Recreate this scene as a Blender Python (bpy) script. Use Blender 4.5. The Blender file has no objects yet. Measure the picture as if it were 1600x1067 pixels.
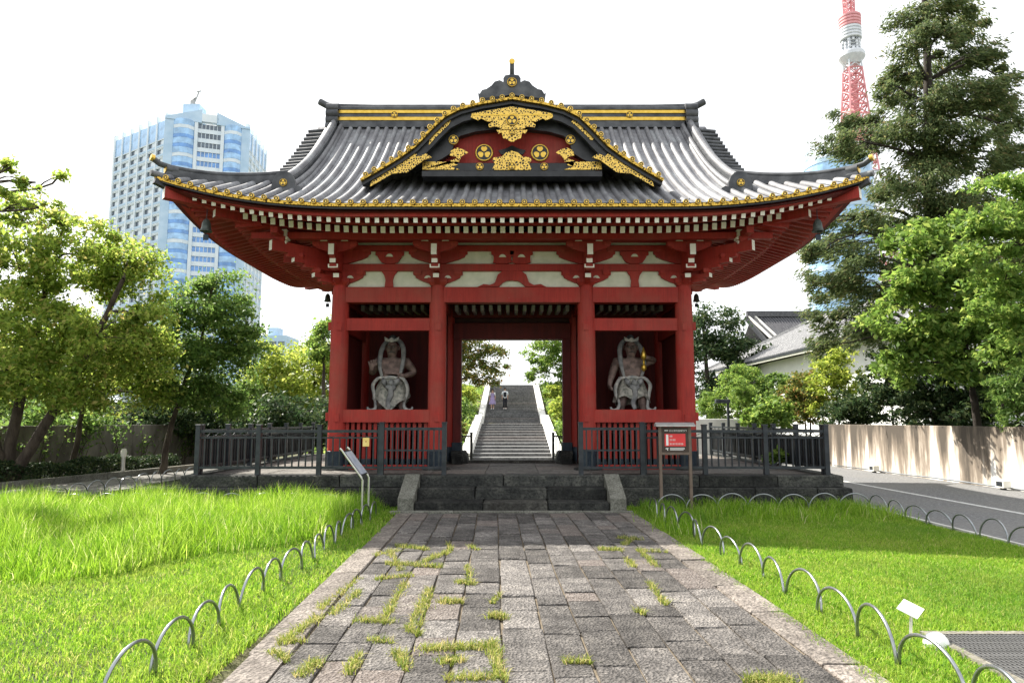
import bpy, math, random
import numpy as np
from mathutils import Vector, Matrix

R = math.radians
scene = bpy.context.scene
# ------------------------------------------------------------------ camera
cam_d = bpy.data.cameras.new('camera'); cam = bpy.data.objects.new('camera', cam_d)
scene.collection.objects.link(cam)
cam.location = (0, 0, 1.6); cam.rotation_euler = (R(96.5), 0, 0)
cam_d.sensor_width = 36.0; cam_d.lens = 24.0; cam_d.clip_start = 0.05; cam_d.clip_end = 3000
scene.camera = cam
# ------------------------------------------------------------------ sky: pale, hazy, bright all round
SUN_EL, SUN_AZ = R(47.5), R(-51.7)           # azimuth from +Y, negative towards -X (behind the gate, from its left)
world = bpy.data.worlds.new('World'); scene.world = world; world.use_nodes = True
wn = world.node_tree; wn.nodes.clear()
sky = wn.nodes.new('ShaderNodeTexSky'); sky.sky_type = 'NISHITA'; sky.sun_disc = False
sky.sun_elevation = SUN_EL; sky.sun_rotation = SUN_AZ; sky.dust_density = 4.0; sky.air_density = 1.0; sky.ozone_density = 1.0
hs = wn.nodes.new('ShaderNodeHueSaturation'); hs.inputs['Saturation'].default_value = 0.35
mixw = wn.nodes.new('ShaderNodeMix'); mixw.data_type = 'RGBA'; mixw.inputs[0].default_value = 0.72
mixw.inputs[7].default_value = (8.6, 8.75, 8.9, 1)
bg = wn.nodes.new('ShaderNodeBackground'); bg.inputs[1].default_value = 0.09
wo = wn.nodes.new('ShaderNodeOutputWorld')
wn.links.new(sky.outputs[0], hs.inputs['Color']); wn.links.new(hs.outputs[0], mixw.inputs[6])
wn.links.new(mixw.outputs[2], bg.inputs[0]); wn.links.new(bg.outputs[0], wo.inputs[0])
# ------------------------------------------------------------------ sun
sd = bpy.data.lights.new('sun', 'SUN'); sd.energy = 5.0; sd.angle = R(0.6); sd.color = (1.0, 0.94, 0.84)
sun = bpy.data.objects.new('sun', sd); scene.collection.objects.link(sun)
sdir = Vector((math.sin(SUN_AZ)*math.cos(SUN_EL), math.cos(SUN_AZ)*math.cos(SUN_EL), math.sin(SUN_EL)))
sun.rotation_euler = sdir.to_track_quat('Z', 'Y').to_euler(); sun.location = sdir*60
vs = scene.view_settings
vs.view_transform = 'Standard'; vs.look = 'None'; vs.gamma = 1.0; vs.use_curve_mapping = False; vs.exposure = 1.2
scene.cycles.max_bounces = 4; scene.cycles.diffuse_bounces = 3; scene.cycles.glossy_bounces = 2
scene.cycles.transmission_bounces = 4; scene.cycles.transparent_max_bounces = 6
scene.cycles.use_adaptive_sampling = True; scene.cycles.use_denoising = True

# ================================================================== helpers
random.seed(7); rng = np.random.default_rng(11)
C = scene.collection
ORG = {}                                             # world origin of a thing and its parts

def tag(o, label=None, cat=None, group=None, kind=None):
    if label: o['label'] = label
    if cat: o['category'] = cat
    if group: o['group'] = group
    if kind: o['kind'] = kind
    return o

def thing(name, label, cat, loc=(0, 0, 0), group=None, kind=None):
    o = bpy.data.objects.new(name, None); C.objects.link(o); o.location = loc
    o.empty_display_size = 0.2
    ORG[o] = Vector(loc); return tag(o, label, cat, group, kind)

def link(name, me, parent=None, loc=None, rot=None):
    o = bpy.data.objects.new(name, me); C.objects.link(o)
    if parent is not None: o.parent = parent; ORG[o] = ORG.get(parent, Vector())
    if loc is not None: o.location = loc
    if rot is not None: o.rotation_euler = rot
    return o

def copy_tree(o, parent=None):
    c = o.copy(); C.objects.link(c); c.parent = parent; ORG[c] = ORG.get(parent, Vector())
    for ch in list(o.children): copy_tree(ch, c)
    return c

class MB:
    def __init__(s): s.v = []; s.f = []; s.m = []
    def add(s, vs_, fs, mi=0):
        b = len(s.v); s.v += [tuple(p) for p in vs_]
        s.f += [tuple(b+i for i in f) for f in fs]; s.m += [mi]*len(fs); return s
    def box(s, x0, x1, y0, y1, z0, z1, mi=0, rot=None, c=None):
        p = [(x, y, z) for z in (z0, z1) for y in (y0, y1) for x in (x0, x1)]
        if rot is not None:
            cc = Vector(c if c is not None else ((x0+x1)/2, (y0+y1)/2, (z0+z1)/2))
            p = [tuple(rot @ (Vector(q)-cc) + cc) for q in p]
        return s.add(p, [(0, 2, 3, 1), (4, 5, 7, 6), (0, 1, 5, 4), (2, 6, 7, 3), (0, 4, 6, 2), (1, 3, 7, 5)], mi)
    def cham(s, x0, x1, y0, y1, z0, z1, b=.01, mi=0, jit=0.0):
        """block with chamfered top edges and slightly uneven top"""
        j = lambda: random.uniform(-jit, jit)
        p = [(x0, y0, z0), (x1, y0, z0), (x1, y1, z0), (x0, y1, z0)]
        p += [(x0+j(), y0+j(), z1-b), (x1+j(), y0+j(), z1-b), (x1+j(), y1+j(), z1-b), (x0+j(), y1+j(), z1-b)]
        p += [(x0+b, y0+b, z1+j()*.6), (x1-b, y0+b, z1+j()*.6), (x1-b, y1-b, z1+j()*.6), (x0+b, y1-b, z1+j()*.6)]
        f = [(0, 3, 2, 1)]
        for k in range(4):
            n = (k+1) % 4
            f += [(k, n, 4+n, 4+k), (4+k, 4+n, 8+n, 8+k)]
        f.append((8, 9, 10, 11)); return s.add(p, f, mi)
    def bar(s, a, b, w, h, mi=0, end_mi=None, up=(0, 0, 1)):
        """rectangular bar from a to b; w sideways, h along up"""
        a = Vector(a); b = Vector(b); d = (b-a).normalized(); up = Vector(up)
        sx = d.cross(up).normalized(); uz = sx.cross(d).normalized()
        p = []
        for q in (a, b):
            p += [q-sx*w/2-uz*h/2, q+sx*w/2-uz*h/2, q+sx*w/2+uz*h/2, q-sx*w/2+uz*h/2]
        s.add(p, [(0, 1, 5, 4), (1, 2, 6, 5), (2, 3, 7, 6), (3, 0, 4, 7), (4, 5, 6, 7)], mi)
        s.f.append(tuple(len(s.v)-8+i for i in (3, 2, 1, 0))); s.m.append(mi if end_mi is None else end_mi); return s
    def prism(s, poly, a, b, axis='y', mi=0):
        """extrude a polygon; axis y: poly in (x,z); axis x: poly in (y,z); axis z: (x,y)"""
        def P(u, w, t): return {'y': (u, t, w), 'x': (t, u, w), 'z': (u, w, t)}[axis]
        n = len(poly); p = [P(u, w, a) for u, w in poly]+[P(u, w, b) for u, w in poly]
        fs = [tuple(range(n)), tuple(range(2*n-1, n-1, -1))]
        for k in range(n):
            m = (k+1) % n; fs.append((m, k, n+k, n+m))
        return s.add(p, fs, mi)
    def strip(s, o, i, a, b, mi=0):
        """band between outer and inner curves (x,z) extruded in y from a to b"""
        n = len(o); p = [(x, a, z) for x, z in o]+[(x, a, z) for x, z in i]+[(x, b, z) for x, z in o]+[(x, b, z) for x, z in i]
        fs = []
        for k in range(n-1):
            fs += [(k, k+1, n+k+1, n+k), (2*n+k+1, 2*n+k, 3*n+k, 3*n+k+1), (k+1, k, 2*n+k, 2*n+k+1), (n+k, n+k+1, 3*n+k+1, 3*n+k)]
        fs += [(0, n, 3*n, 2*n), (n-1, 3*n-1, 4*n-1, 2*n-1)]
        return s.add(p, fs, mi)
    def tube(s, pts, r, n=8, cap=True, mi=0, half=False, up=(0, 0, 1), sq=1.0):
        pts = [Vector(p) for p in pts]; rr = r if hasattr(r, '__len__') else [r]*len(pts)
        up = Vector(up); base = len(s.v); m = n+1 if half else n
        for i, p in enumerate(pts):
            d = (pts[min(i+1, len(pts)-1)]-pts[max(i-1, 0)])
            d = d.normalized() if d.length > 1e-9 else Vector((0, 1, 0))
            u = up if abs(d.dot(up)) < .97 else Vector((0, 1, 0)) if abs(d.y) < .9 else Vector((1, 0, 0))
            sx = d.cross(u).normalized(); uz = sx.cross(d).normalized()
            for k in range(m):
                t = math.pi*k/n if half else 2*math.pi*k/n
                s.v.append(tuple(p+sx*math.cos(t)*rr[i]+uz*math.sin(t)*rr[i]*sq))
        for i in range(len(pts)-1):
            for k in range(m if not half else m-1):
                k2 = (k+1) % m
                s.f.append((base+i*m+k, base+i*m+k2, base+(i+1)*m+k2, base+(i+1)*m+k)); s.m.append(mi)
        if cap:
            s.f.append(tuple(base+k for k in range(m-1, -1, -1))); s.m.append(mi)
            s.f.append(tuple(base+(len(pts)-1)*m+k for k in range(m))); s.m.append(mi)
        return s
    def lathe(s, prof, n=16, c=(0, 0, 0), axis='z', mi=0):
        base = len(s.v)
        for r, h in prof:
            for k in range(n):
                t = 2*math.pi*k/n; a, b = r*math.cos(t), r*math.sin(t)
                q = {'z': (a, b, h), 'y': (a, -h, b), 'x': (h, a, b)}[axis]
                s.v.append((q[0]+c[0], q[1]+c[1], q[2]+c[2]))
        for i in range(len(prof)-1):
            for k in range(n):
                k2 = (k+1) % n
                s.f.append((base+i*n+k, base+i*n+k2, base+(i+1)*n+k2, base+(i+1)*n+k)); s.m.append(mi)
        s.f.append(tuple(base+k for k in range(n-1, -1, -1))); s.m.append(mi)
        s.f.append(tuple(base+(len(prof)-1)*n+k for k in range(n))); s.m.append(mi)
        return s
    def grid(s, fn, us, ws, mi=0):
        base = len(s.v); nu, nw = len(us), len(ws)
        for u in us:
            for w in ws: s.v.append(tuple(fn(u, w)))
        for i in range(nu-1):
            for k in range(nw-1):
                s.f.append((base+i*nw+k, base+(i+1)*nw+k, base+(i+1)*nw+k+1, base+i*nw+k+1)); s.m.append(mi)
        return s
    def mesh(s, name, mats, smooth=False, off=None):
        me = bpy.data.meshes.new(name)
        v = s.v if off is None else [(a-off[0], b-off[1], c-off[2]) for a, b, c in s.v]
        me.from_pydata(v, [], s.f)
        for m in (mats if isinstance(mats, (list, tuple)) else [mats]): me.materials.append(m)
        if any(s.m): me.polygons.foreach_set('material_index', s.m)
        if smooth: me.polygons.foreach_set('use_smooth', [True]*len(s.f))
        me.update(); return me
    def build(s, name, mats, parent=None, smooth=False, angle=None):
        off = ORG.get(parent) if parent is not None else None
        me = s.mesh(name, mats, smooth, off)
        if angle: me.set_sharp_from_angle(angle=R(angle))
        return link(name, me, parent)

def np_mesh(name, V, F, mat):
    """V (n,3), F (m,k) numpy"""
    me = bpy.data.meshes.new(name); n, (m, k) = len(V), F.shape
    me.vertices.add(n); me.vertices.foreach_set('co', V.astype(np.float32).ravel())
    me.loops.add(m*k); me.loops.foreach_set('vertex_index', F.astype(np.int32).ravel())
    me.polygons.add(m); me.polygons.foreach_set('loop_start', np.arange(0, m*k, k, dtype=np.int32))
    me.materials.append(mat); me.update(); me.validate(); return me

# ------------------------------------------------------------------ materials
class NT:
    def __init__(s, name):
        s.mat = bpy.data.materials.new(name); s.mat.use_nodes = True
        s.t = s.mat.node_tree; s.b = s.t.nodes['Principled BSDF']; s.out = s.t.nodes['Material Output']
    def n(s, typ, **kw):
        nd = s.t.nodes.new(typ)
        for k, v in kw.items():
            if k.startswith('i_'): nd.inputs[k[2:].replace('_', ' ')].default_value = v
            else: setattr(nd, k, v)
        return nd
    def l(s, a, b): s.t.links.new(a, b)
    def coord(s, scale=(1, 1, 1), kind='Object'):
        tc = s.n('ShaderNodeTexCoord'); mp = s.n('ShaderNodeMapping'); mp.inputs['Scale'].default_value = scale
        s.l(tc.outputs[kind], mp.inputs[0]); return mp.outputs[0]
    def noise(s, vec, scale, detail=4, rough=.55):
        nd = s.n('ShaderNodeTexNoise'); nd.inputs['Scale'].default_value = scale; nd.inputs['Detail'].default_value = detail
        nd.inputs['Roughness'].default_value = rough
        if vec is not None: s.l(vec, nd.inputs['Vector'])
        return nd.outputs['Fac']
    def ramp(s, fac, stops, interp='LINEAR'):
        r = s.n('ShaderNodeValToRGB'); cr = r.color_ramp; cr.interpolation = interp
        while len(cr.elements) < len(stops): cr.elements.new(.5)
        for e, (p, c) in zip(cr.elements, stops): e.position = p; e.color = (c[0], c[1], c[2], 1)
        s.l(fac, r.inputs[0]); return r.outputs[0]
    def mix(s, fac, a, b, mode='MIX'):
        m = s.n('ShaderNodeMix'); m.data_type = 'RGBA'; m.blend_type = mode
        for sock, val in ((m.inputs[0], fac), (m.inputs[6], a), (m.inputs[7], b)):
            if hasattr(val, 'links') or hasattr(val, 'is_linked'): s.l(val, sock)
            elif isinstance(val, (int, float)): sock.default_value = val
            else: sock.default_value = (val[0], val[1], val[2], 1)
        return m.outputs[2]
    def bump(s, h, strength=.3, dist=.01):
        b = s.n('ShaderNodeBump'); b.inputs['Strength'].default_value = strength; b.inputs['Distance'].default_value = dist
        s.l(h, b.inputs['Height']); s.l(b.outputs[0], s.b.inputs['Normal'])
    def col(s, c):
        if hasattr(c, 'is_linked'): s.l(c, s.b.inputs['Base Color'])
        else: s.b.inputs['Base Color'].default_value = (c[0], c[1], c[2], 1)
    def set(s, rough=.6, metal=0.0, spec=.5):
        s.b.inputs['Roughness'].default_value = rough; s.b.inputs['Metallic'].default_value = metal
        s.b.inputs['Specular IOR Level'].default_value = spec; return s

def simple(name, c1, c2=None, scale=6, rough=.6, metal=0, bump=0, bdist=.01, stretch=(1, 1, 1), spec=.4, detail=5, lo=.35, hi=.65):
    t = NT(name); t.set(rough, metal, spec)
    if c2 is None: t.col(c1)
    else:
        v = t.coord(stretch); f = t.noise(v, scale, detail)
        t.col(t.ramp(f, [(lo, c1), (hi, c2)]))
    if bump:
        v2 = t.coord(stretch); t.bump(t.noise(v2, scale*4, 6), bump, bdist)
    return t.mat

def vary(t, col, amt=.25):
    """per-object brightness change for alike pieces"""
    oi = t.n('ShaderNodeObjectInfo'); mr = t.n('ShaderNodeMapRange')
    mr.inputs['To Min'].default_value = 1-amt; mr.inputs['To Max'].default_value = 1+amt
    t.l(oi.outputs['Random'], mr.inputs[0]); h = t.n('ShaderNodeHueSaturation')
    t.l(mr.outputs[0], h.inputs['Value']); t.l(col, h.inputs['Color']); return h.outputs[0]

M = {}
def red_paint(name, a, b, dark):
    t = NT(name); t.set(.62, 0, .3); v = t.coord()
    base = t.ramp(t.noise(v, 2.2, 6), [(.3, a), (.7, b)])
    vs_ = t.coord((5, 5, .35)); st = t.ramp(t.noise(vs_, 2.5, 6, .65), [(.5, (0, 0, 0)), (.75, (.55, .55, .55))])
    c = t.mix(st, base, dark)
    sp = t.ramp(t.noise(t.coord((7, 7, 3)), 6, 3, .7), [(.725, (0, 0, 0)), (.745, (.6, .6, .6))])
    c = t.mix(sp, c, (.42, .30, .26))
    gr_ = t.ramp(t.noise(t.coord((14, 14, .8)), 3, 5, .7), [(.38, (.45, .45, .45)), (.55, (0, 0, 0))]); c = t.mix(gr_, c, tuple(x*.62 for x in a))
    ds = t.ramp(t.noise(v, .9, 6, .65), [(.46, (0, 0, 0)), (.70, (.6, .6, .6))]); c = t.mix(ds, c, (.27, .075, .052))
    t.col(c); gn = t.noise(t.coord((18, 18, 1.2)), 4, 5, .7); t.bump(gn, .3, .006); return t.mat
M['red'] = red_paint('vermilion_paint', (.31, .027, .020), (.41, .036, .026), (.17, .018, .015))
M['red2'] = red_paint('weathered_vermilion', (.25, .022, .017), (.33, .028, .021), (.13, .015, .012))
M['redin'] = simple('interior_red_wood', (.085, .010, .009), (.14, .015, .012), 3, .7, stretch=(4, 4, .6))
M['darkwood'] = simple('dark_ceiling_wood', (.035, .012, .012), (.06, .02, .018), 3, .7)
M['white'] = simple('white_gofun_paint', (.80, .78, .69), (.86, .85, .78), 8, .7)
M['plaster'] = simple('pale_green_plaster', (.62, .65, .53), (.76, .77, .65), 5, .85, bump=.1, stretch=(1, 1, 1))
M['palewood'] = simple('pale_rafter_wood', (.30, .31, .31), (.42, .42, .40), 5, .8)
M['shoe'] = simple('dark_blue_metal', (.012, .022, .035), (.03, .045, .06), 9, .45, .3)
M['black'] = simple('black_lacquer', (.010, .011, .013), (.03, .032, .036), 5, .38, bump=.08)
M['gold'] = simple('gilt_metal', (.60, .38, .055), (.74, .50, .10), 12, .34, .8, bump=.2, bdist=.004)

def filigree():
    t = NT('gilt_filigree'); t.set(.35, .7, .5); v = t.coord()
    vo = t.n('ShaderNodeTexVoronoi'); vo.feature = 'DISTANCE_TO_EDGE'; vo.inputs['Scale'].default_value = 22
    t.l(v, vo.inputs['Vector'])
    nz = t.noise(v, 26, 2)
    a = t.n('ShaderNodeMath'); a.operation = 'MULTIPLY'; t.l(vo.outputs['Distance'], a.inputs[0]); t.l(nz, a.inputs[1])
    t.col(t.ramp(a.outputs[0], [(.055, (.78, .52, .11)), (.10, (.03, .028, .025))])); t.bump(a.outputs[0], .4, .006); return t.mat
M['filigree'] = filigree()

def eave_gold():
    t = NT('gilt_eave_strip'); t.set(.32, .8, .5); v = t.coord()
    sx = t.n('ShaderNodeSeparateXYZ'); t.l(v, sx.inputs[0])
    w = t.n('ShaderNodeTexNoise'); w.inputs['Scale'].default_value = 28; t.l(v, w.inputs['Vector'])
    t.col(t.ramp(w.outputs['Fac'], [(.40, (.05, .035, .01)), (.47, (.56, .35, .05)), (.7, (.72, .48, .09))])); return t.mat
M['eavegold'] = eave_gold()

def tile():
    t = NT('grey_copper_tile'); t.set(.58, .08, .35); v = t.coord()
    n1 = t.noise(t.coord((2, .5, 1)), 2.4, 6, .65)
    c = t.ramp(n1, [(.28, (.10, .10, .11)), (.5, (.185, .186, .198)), (.72, (.29, .305, .315))])
    c = vary(t, c, .22)
    w = t.n('ShaderNodeTexWave'); w.wave_type = 'BANDS'; w.bands_direction = 'Y'; w.inputs['Scale'].default_value = 2.2
    w.inputs['Distortion'].default_value = .6; t.l(v, w.inputs['Vector'])
    seam = t.ramp(w.outputs['Fac'], [(.0, (.35, .35, .35)), (.09, (0, 0, 0))])
    c = t.mix(seam, c, (.05, .05, .055)); t.col(c); t.bump(n1, .2, .01); return t.mat
M['tile'] = tile()
M['ridge'] = simple('dark_ridge_copper', (.035, .038, .044), (.10, .105, .112), 4, .45, .2, bump=.15)

def stone(name, c1, c2, c3, scale, bs, bd, am=.3, rough=.85):
    t = NT(name); t.set(rough, 0, .25); v = t.coord(kind='Object')
    oi = t.n('ShaderNodeObjectInfo'); ad = t.n('ShaderNodeVectorMath'); ad.operation = 'ADD'
    t.l(v, ad.inputs[0]); t.l(oi.outputs['Random'], ad.inputs[1])
    n1 = t.noise(ad.outputs[0], scale, 8, .65); n2 = t.noise(ad.outputs[0], scale*7, 6, .7)
    c = t.ramp(n1, [(.3, c1), (.5, c2), (.72, c3)])
    c = t.mix(t.ramp(n2, [(.36, (.8, .8, .8)), (.58, (0, 0, 0))]), c, tuple(x*.40 for x in c1))
    c = t.mix(t.ramp(oi.outputs['Random'], [(.74, (0, 0, 0)), (.78, (.15, .15, .15)), (.88, (.22, .22, .22)), (.90, (0, 0, 0))]), c, (c2[0]*1.15, c2[1]*.82, c2[2]*.66))
    t.col(vary(t, c, am)); 
    vo = t.n('ShaderNodeTexVoronoi'); vo.inputs['Scale'].default_value = scale*9; t.l(ad.outputs[0], vo.inputs['Vector'])
    m = t.n('ShaderNodeMath'); m.operation = 'ADD'; t.l(n2, m.inputs[0]); t.l(vo.outputs['Distance'], m.inputs[1])
    t.bump(m.outputs[0], bs, bd); return t.mat
M['pave'] = stone('chiselled_paving_stone', (.095, .088, .083), (.195, .182, .172), (.33, .305, .28), 5.5, 1.0, .03, .42)
M['kerbpave'] = stone('pale_edge_stone', (.15, .13, .115), (.26, .23, .205), (.37, .33, .29), 4.0, .9, .02, .25)
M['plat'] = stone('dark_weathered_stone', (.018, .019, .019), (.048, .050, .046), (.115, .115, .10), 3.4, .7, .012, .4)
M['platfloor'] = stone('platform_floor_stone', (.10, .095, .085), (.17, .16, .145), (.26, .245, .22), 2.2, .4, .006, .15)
M['cheek'] = stone('grey_cheek_stone', (.12, .12, .10), (.20, .20, .17), (.27, .27, .235), 5, .4, .005, .1)
M['stair'] = stone('grey_granite_steps', (.11, .11, .11), (.155, .155, .155), (.20, .20, .195), 1.2, .15, .003, .12)
M['conc'] = simple('pale_concrete', (.50, .49, .46), (.66, .65, .62), 2, .85, bump=.1)
M['parapet'] = simple('white_stone_parapet', (.66, .65, .62), (.78, .77, .74), 1.5, .8)

def asphalt():
    t = NT('worn_asphalt'); t.set(.9, 0, .25); v = t.coord(kind='Object')
    a = t.noise(v, 16, 9, .9); b = t.noise(v, .45, 6, .65)
    c = t.ramp(a, [(.36, (.045, .046, .048)), (.52, (.17, .172, .176)), (.66, (.46, .46, .46))])
    c = t.mix(t.ramp(b, [(.40, (.0, .0, .0)), (.62, (.6, .6, .6))]), c, (.20, .195, .185)); t.col(c); t.bump(a, .5, .006); return t.mat
M['asphalt'] = asphalt()
M['paint'] = simple('worn_road_paint', (.45, .45, .44), (.78, .78, .76), 12, .8)
M['soil'] = simple('lawn_soil', (.022, .032, .008), (.045, .055, .014), 9, .95, bump=.5, bdist=.02)
M['earth'] = simple('bare_earth', (.09, .07, .045), (.20, .165, .12), 6, .95, bump=.5, bdist=.02)
M['gravel'] = simple('pale_gravel', (.12, .10, .08), (.42, .38, .32), 38, .95, bump=.7, bdist=.02)
M['walk'] = stone('grey_walkway', (.13, .125, .115), (.19, .185, .17), (.26, .25, .235), 1.2, .3, .005, .1)

def stained_wall():
    t = NT('rain_stained_white_wall'); t.set(.9, 0, .2)
    v = t.coord((1.0, 1.0, .10)); v2 = t.coord((1, 1, .35))
    s = t.noise(v, 2.9, 7, .66); s2 = t.noise(v2, .8, 6, .6)
    tc = t.n('ShaderNodeTexCoord'); sx = t.n('ShaderNodeSeparateXYZ'); t.l(tc.outputs['Object'], sx.inputs[0])
    mr = t.n('ShaderNodeMapRange'); mr.inputs['From Min'].default_value = 0; mr.inputs['From Max'].default_value = 1.5
    mr.inputs['To Min'].default_value = -.09; mr.inputs['To Max'].default_value = .14; t.l(sx.outputs['Z'], mr.inputs[0])
    a = t.n('ShaderNodeMath'); a.operation = 'ADD'; t.l(s, a.inputs[0]); t.l(mr.outputs[0], a.inputs[1])
    a2 = t.n('ShaderNodeMath'); a2.operation = 'MULTIPLY_ADD'; t.l(s2, a2.inputs[0]); a2.inputs[1].default_value = .55; t.l(a.outputs[0], a2.inputs[2])
    c = t.ramp(a2.outputs[0], [(.655, (.76, .75, .72)), (.72, (.52, .46, .39)), (.80, (.26, .215, .17)), (.92, (.10, .085, .07))])
    t.col(c); t.bump(s, .15, .006); return t.mat
M['stain'] = stained_wall()
M['fence'] = simple('dark_grey_fence_paint', (.018, .023, .029), (.042, .049, .056), 7, .5, .2)
M['board'] = simple('weathered_dark_boards', (.022, .021, .021), (.06, .055, .053), 4, .8, stretch=(6, 6, .6))
M['hoop'] = simple('brushed_hoop_steel', (.26, .28, .30), (.40, .42, .43), 9, .30, .9)
M['steel'] = simple('pale_brushed_steel', (.55, .54, .50), (.68, .66, .62), 9, .35, .6)
M['bark'] = simple('tree_bark', (.035, .026, .020), (.10, .08, .06), 7, .95, bump=.8, bdist=.03, stretch=(1, 1, .3))
M['barkdark'] = simple('dark_bark', (.02, .016, .013), (.055, .045, .036), 7, .95, bump=.8, bdist=.03, stretch=(1, 1, .3))

def leafmat(name, stops, trans=.45, rough=.5, dry=None):
    t = NT(name); g = t.n('ShaderNodeNewGeometry')
    c = t.ramp(g.outputs['Random Per Island'], stops)
    if dry:
        f = t.ramp(t.noise(t.coord(), dry[0], 5, .6), [(.46, (0, 0, 0)), (.72, (dry[1],)*3)]); c = t.mix(f, c, dry[2])
        f2 = t.ramp(t.noise(t.coord((1, 1, 0)), .55, 3), [(.35, (.35, .35, .35)), (.52, (0, 0, 0))]); c = t.mix(f2, c, (.055, .16, .02))
    t.col(c); t.set(rough, 0, .2)
    tr = t.n('ShaderNodeBsdfTranslucent'); h = t.n('ShaderNodeHueSaturation')
    h.inputs['Saturation'].default_value = 1.0; h.inputs['Value'].default_value = 2.0; h.inputs['Hue'].default_value = .485
    t.l(c, h.inputs['Color']); t.l(h.outputs[0], tr.inputs[0])
    ms = t.n('ShaderNodeMixShader'); ms.inputs[0].default_value = trans
    t.l(t.b.outputs[0], ms.inputs[1]); t.l(tr.outputs[0], ms.inputs[2]); t.l(ms.outputs[0], t.out.inputs[0]); return t.mat
M['cherry'] = leafmat('cherry_leaves', [(0, (.10, .175, .03)), (.5, (.19, .28, .045)), (.85, (.29, .36, .075)), (1, (.36, .31, .10))], .52)
M['midgreen'] = leafmat('mid_green_leaves', [(0, (.055, .115, .026)), (.6, (.10, .185, .04)), (1, (.18, .25, .065))], .48)
M['yellow'] = leafmat('yellow_green_leaves', [(0, (.13, .20, .03)), (.5, (.22, .30, .045)), (1, (.34, .37, .08))], .5)
M['cypress'] = leafmat('conifer_sprays', [(0, (.045, .075, .03)), (.5, (.085, .125, .045)), (.85, (.13, .165, .06)), (1, (.18, .15, .07))], .35, .6)
M['bright'] = leafmat('bright_broad_leaves', [(0, (.07, .14, .028)), (.6, (.135, .235, .042)), (1, (.24, .31, .075))], .45)
M['darkleaf'] = leafmat('dark_evergreen_leaves', [(0, (.02, .045, .018)), (.6, (.04, .075, .028)), (1, (.10, .13, .05))], .28, .5)
M['hedge'] = leafmat('hedge_leaves', [(0, (.016, .035, .016)), (.7, (.032, .058, .022)), (1, (.08, .10, .04))], .25, .6)
M['rust'] = leafmat('turning_cherry_leaves', [(0, (.055, .10, .024)), (.5, (.12, .155, .035)), (.8, (.22, .20, .05)), (1, (.27, .15, .05))], .45)
M['grass'] = leafmat('lawn_grass', [(0, (.075, .17, .014)), (.35, (.14, .295, .02)), (.7, (.205, .37, .03)), (.93, (.34, .42, .08)), (1, (.50, .46, .20))], .40, .6, (1.4, .30, (.34, .33, .09)))
M['tallgrass'] = leafmat('tall_grass', [(0, (.05, .14, .010)), (.4, (.135, .28, .016)), (.82, (.23, .40, .03)), (.94, (.38, .47, .12)), (1, (.58, .55, .30))], .45, .55, (1.1, .22, (.32, .37, .09)))
M['jointgrass'] = leafmat('joint_grass', [(0, (.10, .16, .025)), (.5, (.20, .25, .045)), (1, (.46, .40, .17))], .35, .6)
# ================================================================== terrain and ground
def sstep(a, b, x): 
    t = np.clip((x-a)/(b-a), 0, 1); return t*t*(3-2*t)
def bank(y): return float(np.interp(y, [33.5, 48.5, 52, 67, 75], [-.6, 1.75, 1.8, 4.9, 5.0]))
def terrain(x, y):
    z = -.03 - .57*float(sstep(23.5, 26.5, y))*float(1-sstep(6.2, 7.4, abs(x)))
    if y > 33:
        w = float(1-sstep(9, 14, x))*float(1-sstep(9, 14, -x))
        zb = bank(y)+.25*math.sin(x*1.3+y*.7)*.4
        if abs(x) < 2.45: zb -= .55
        z = z*(1-w)+max(zb, -.6)*w if w > 0 else z
    return z
xs = sorted(set([-1500, -400, -120, -60]+list(np.arange(-34, -8, 2.))+list(np.arange(-8, 8.01, .5))+[-2.46, -2.44, 2.44, 2.46]+list(np.arange(8.5, 34, 2.))+[60, 120, 400, 1500]))
ys = sorted(set([-300, -60, -20, -8]+list(np.arange(-4, 20, 3.))+list(np.arange(20, 76, 1.))+[90, 120, 200, 400, 900, 2000]))
g = MB().grid(lambda x, y: (x, y, terrain(x, y)), xs, ys).build('ground', simple('mossy_earth', (.035, .05, .016), (.11, .10, .05), 1.3, .95, bump=.5, bdist=.03), smooth=False)
tag(g, kind='structure')

def sheet(name, poly, z, mat):
    m = MB(); m.add([(x, y, z) for x, y in poly], [tuple(range(len(poly)))]); return tag(m.build(name, mat), kind='structure')
sheet('lawn', [(-8.85, 2), (-1.9, 2), (-2.0, 11.6), (-2.0, 12.64), (-6.3, 12.64), (-6.3, 19.5), (-8.85, 19.5)], .004, M['soil'])
sheet('lawn', [(2.15, 2), (6.35, 2), (6.35, 12.64), (2.06, 12.64), (2.06, 11.7)], .004, M['soil'])
sheet('gravel_strip', [(-3.1, 11.75), (-1.98, 11.75), (-1.98, 12.645), (-3.1, 12.645)], .010, M['gravel'])
sheet('gravel_strip', [(1.98, 11.75), (2.5, 11.75), (2.5, 12.645), (1.98, 12.645)], .010, M['gravel'])
sheet('walkway', [(-8.95, 2), (-8.95, 20), (-8.3, 26), (-9.3, 26), (-10.3, 21.8), (-11.7, 15.9), (-12.2, 10), (-12.4, 2)], 0, M['walk'])
sheet('road', [(6.42, -2), (12.1, -2), (11.3, 24.5), (10.6, 40), (6.42, 40)], 0, M['asphalt'])
sheet('road_line', [(8.86, -2), (8.98, -2), (8.50, 30), (8.38, 30)], .005, M['paint'])
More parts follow.
